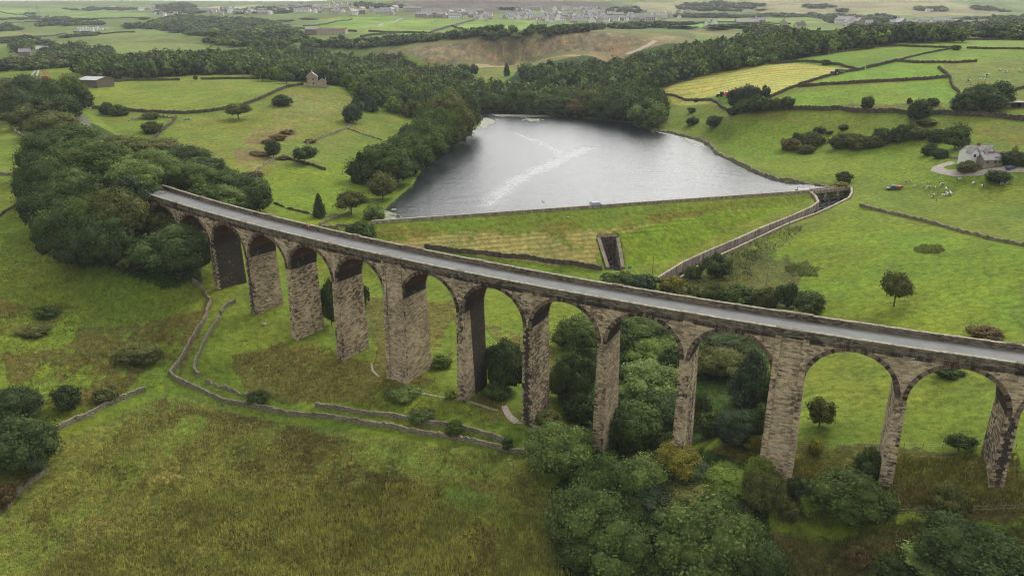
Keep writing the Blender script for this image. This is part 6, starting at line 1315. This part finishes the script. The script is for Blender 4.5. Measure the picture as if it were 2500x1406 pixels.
# ---------------------------------------------------------------- far hedges and woods, each one mass
def farwood(P, sp_, h, seed, label, pal='DDMGOA'):
    i_ = seed-300
    r = wood('woodland', [P], sp_, h*.72, 0, pal, label, '', None, seed, 1.1, None if sp_ <= 13 else -.35 if i_ < 3 else -.08); return r
FW_ = [([(740,112),(745,122),(900,118),(1000,108),(1200,100),(1350,92),(1440,78),(1480,70),(1400,74),(1280,84),(1050,96),(850,104),(745,106)], 11, 11, 'dark shelter belt along the top of the quarry'),
([(370,58),(430,44),(520,47),(640,52),(700,65),(725,84),(640,98),(560,95),(480,88),(400,76),(300,70)], 20, 12, 'wooded slope in the far left valley'),([(500,104),(620,92),(720,84),(748,100),(690,120),(560,116)], 14, 12, 'wood above the farm hill at upper left'),
([(70,35),(140,42),(190,54),(120,54),(75,47)], 22, 12, 'wood below the pylons'),([(0,62),(40,62),(60,76),(0,78)], 16, 11, 'trees at the far left edge'),([(90,62),(250,56),(250,64),(100,68)], 16, 11, 'tree line left of the caravan site'),([(30,112),(60,110),(78,124),(42,134)], 12, 12, 'trees left of the far farm'),
([(90,136),(120,124),(200,116),(225,140),(225,150),(130,152)], 11, 12, 'dark trees right of the far farm'),([(225,128),(262,122),(278,136),(240,142)], 11, 11, 'rounded trees beyond the left hill'),([(0,162),(150,148),(240,156),(180,166),(0,176)], 12, 11, 'trees behind the farm yard'),([(0,92),(80,98),(150,108),(60,112),(0,106)], 24, 8, 'scattered trees of the left valley'),
([(1650,14),(1740,8),(1890,12),(1880,25),(1760,30),(1660,24)], 26, 12, 'plantation high on the right moor'),([(1965,15),(2080,20),(2075,34),(1970,30)], 26, 12, 'trees high on the right slope'),([(2010,46),(2160,38),(2190,50),(2150,60),(2060,60)], 22, 13, 'trees round the right hamlet'),([(1360,46),(1420,40),(1430,44),(1370,50)], 22, 8, 'village trees') ,
([(2340,64),(2420,52),(2510,50),(2510,100),(2400,96),(2350,84)], 13, 13, 'dark wood at the upper right edge'),([(2230,20),(2310,22),(2310,29),(2240,29)], 20, 12, 'trees on the far right ridge'),([(2370,20),(2460,26),(2460,33),(2380,30)], 20, 12, 'second clump on the far right ridge'),
([(1480,70),(1560,64),(1640,66),(1570,74)], 14, 10, 'hedge trees beyond the quarry'),([(1820,84),(1880,76),(1960,86),(1960,102),(1830,104)], 13, 14, 'trees above the long wood'),([(870,12),(960,12),(1000,22),(880,28)], 24, 12, 'trees in the village left part'),([(560,28),(700,18),(760,22),(700,36),(580,36)], 30, 12, 'trees among the upper left houses'),
([(1205,24),(1260,22),(1270,32),(1220,34)], 20, 12, 'trees behind the village centre'),([(1480,26),(1560,22),(1570,32),(1490,36)], 20, 12, 'trees right of the village centre'),([(380,16),(450,10),(510,20),(500,34),(400,40)], 28, 13, 'wooded rise at upper left'),([(1440,42),(1680,36),(1700,44),(1460,50)], 34, 9, 'trees right of the village'),
([(520,58),(700,46),(860,42),(870,52),(720,62),(560,66)], 36, 9, 'scattered trees below the upper left village'),([(300,86),(480,92),(480,98),(300,92)], 34, 7, 'bushes on the open far slope'),([(1600,60),(1800,58),(1900,64),(1760,72),(1620,70)], 34, 8, 'hedgerow bushes beyond the quarry'),([(0,47),(160,50),(360,46),(360,49),(160,54),(0,51)], 20, 8, 'hedge across the upper left fields'),([(0,100),(120,96),(240,84),(240,88),(120,101),(0,106)], 15, 8, 'hedge below the caravan site'),([(250,150),(330,140),(420,128),(430,132),(330,146),(250,156)], 13, 8, 'hedge on the far slope left'),([(1640,40),(1900,38),(2100,42),(2100,45),(1900,42),(1640,44)], 26, 9, 'hedge along the right moor foot'),([(100,24),(350,22),(350,25),(100,28)], 34, 10, 'thin tree line on the upper left hill'),([(2250,42),(2500,46),(2500,50),(2250,46)], 24, 8, 'hedge on the upper right slope'),([(2080,72),(2340,68),(2340,76),(2090,82)], 18, 10, 'hedge in front of the right hamlet')]
for i, (P, sp_, h, lb) in enumerate(FW_): print('far', i, farwood(P, sp_, h, 300+i, lb))
# ---------------------------------------------------------------- rough growth standing in the near meadow
gr = np.random.default_rng(77)
def tufts(name, n_, P, c1, c2, hs, label, ntri=5, wd_=.07, seed=0):
    Q = [at(u, v) for u, v in P]; Q = np.array([(p.x, p.y) for p in Q if p is not None]); x0, y0 = Q.min(0); x1, y1 = Q.max(0)
    x = gr.uniform(x0, x1, n_*3); y = gr.uniform(y0, y1, n_*3); k = inpoly(x+fbm(x, y, 6, 5+seed, 3)*3, y+fbm(x, y, 6, 9+seed, 3)*3, Q) & (fbm(x, y, 11, 201+seed, 4)+gr.random(n_*3)*.7 > .12)
    x, y = x[k][:n_], y[k][:n_]; n_ = len(x); z = hats(x, y); tone = np.clip(.5+1.1*fbm(x, y, 5, 301+seed, 3)+.35*gr.normal(size=n_), 0, 1)[:, None]; c = np.array(c1)*(1-tone)+np.array(c2)*tone
    h = hs*(.5+gr.random(n_))*(1+.6*fbm(x, y, 7, 401+seed, 3)); V = []; C = []
    for t_ in range(ntri):
        a = gr.random(n_)*6.283; l = gr.random(n_)*.45*h; bx = x+gr.normal(size=n_)*.16; by = y+gr.normal(size=n_)*.16; w_ = wd_*(.6+.8*gr.random(n_)); ca, sa = np.cos(a)*w_, np.sin(a)*w_; b2 = gr.random(n_)*6.283
        V.append(np.stack([np.stack([bx-ca, by-sa, z-.05], 1), np.stack([bx+ca, by+sa, z-.05], 1), np.stack([bx+np.cos(b2)*l, by+np.sin(b2)*l, z+h*(.7+.5*gr.random(n_))], 1)], 1).reshape(-1, 3)); C.append(np.repeat(c*(.7+.6*gr.random((n_, 1))), 3, 0))
    V = np.concatenate(V); C = np.concatenate(C); f = np.concatenate([np.arange(len(V)).reshape(-1, 3), -np.ones((len(V)//3, 1), int)], 1)
    tag(link(name, arr_mesh(name, V, f, np.ones(len(V)), LEAF, C)), label, 'rough grass', kind='stuff')
MEAD = [(60,1260),(250,1090),(370,970),(520,1000),(760,1050),(1000,1085),(1280,1125),(1350,1200),(1430,1470),(-200,1500)]
tufts('rough_grass', 30000, MEAD, (.16, .16, .048), (.43, .43, .13), .42, 'brown and straw coloured rough growth filling the front meadow', 4, .09)
tufts('reed_growth', 16000, [(480,1200),(1280,1180),(1430,1470),(-150,1500),(200,1330)], (.2, .21, .05), (.42, .42, .11), .75, 'taller yellow-green stems in the lower front meadow', 4, .07, 7)
tufts('bracken', 4500, [(560,870),(760,830),(960,905),(1200,975),(1290,1050),(1000,1010),(700,970)], (.16, .14, .04), (.34, .31, .09), .35, 'brown rough patches on the bank below the piers', 4, .09, 11)
tufts('bank_growth', 4200, [(1900,1110),(2480,1104),(2560,1240),(2300,1240),(1930,1230)], (.14, .13, .035), (.3, .3, .08), .42, 'rusty rough growth on the shaded bank at lower right', 4, .09, 13)
tufts('nettle_patch', 420, [(2235,600),(2290,598),(2310,612),(2280,622),(2240,616)], (.12, .15, .04), (.24, .28, .1), .6, 'grey-green nettle patch far out in the right pasture', 4, .14, 15)
tufts('nettle_patch', 650, [(1920,648),(1975,640),(2010,655),(1990,678),(1930,672)], (.12, .15, .04), (.26, .3, .13), .6, 'grey-green nettle patch left of the lone thorn tree', 4, .14, 17)
tufts('meadow_weeds', 3200, [(1640,690),(1800,605),(1960,548),(1930,600),(1830,650),(1900,740),(1700,740)], (.08, .1, .03), (.3, .31, .17), .55, 'pale seeding weeds on the bank right of the overflow channel', 4, .12, 19)
tufts('field_tussocks', 9000, [(0,560),(480,700),(440,900),(350,960),(120,1060),(0,1020)], (.09, .11, .02), (.25, .27, .06), .3, 'short tussocks of the left pasture', 3, .1, 21)
tufts('bank_tussocks', 7000, [(1860,1290),(2500,1270),(2500,1420),(1850,1420)], (.07, .09, .022), (.2, .2, .055), .35, 'tussocky grass of the bottom right meadow', 4, .08, 23)
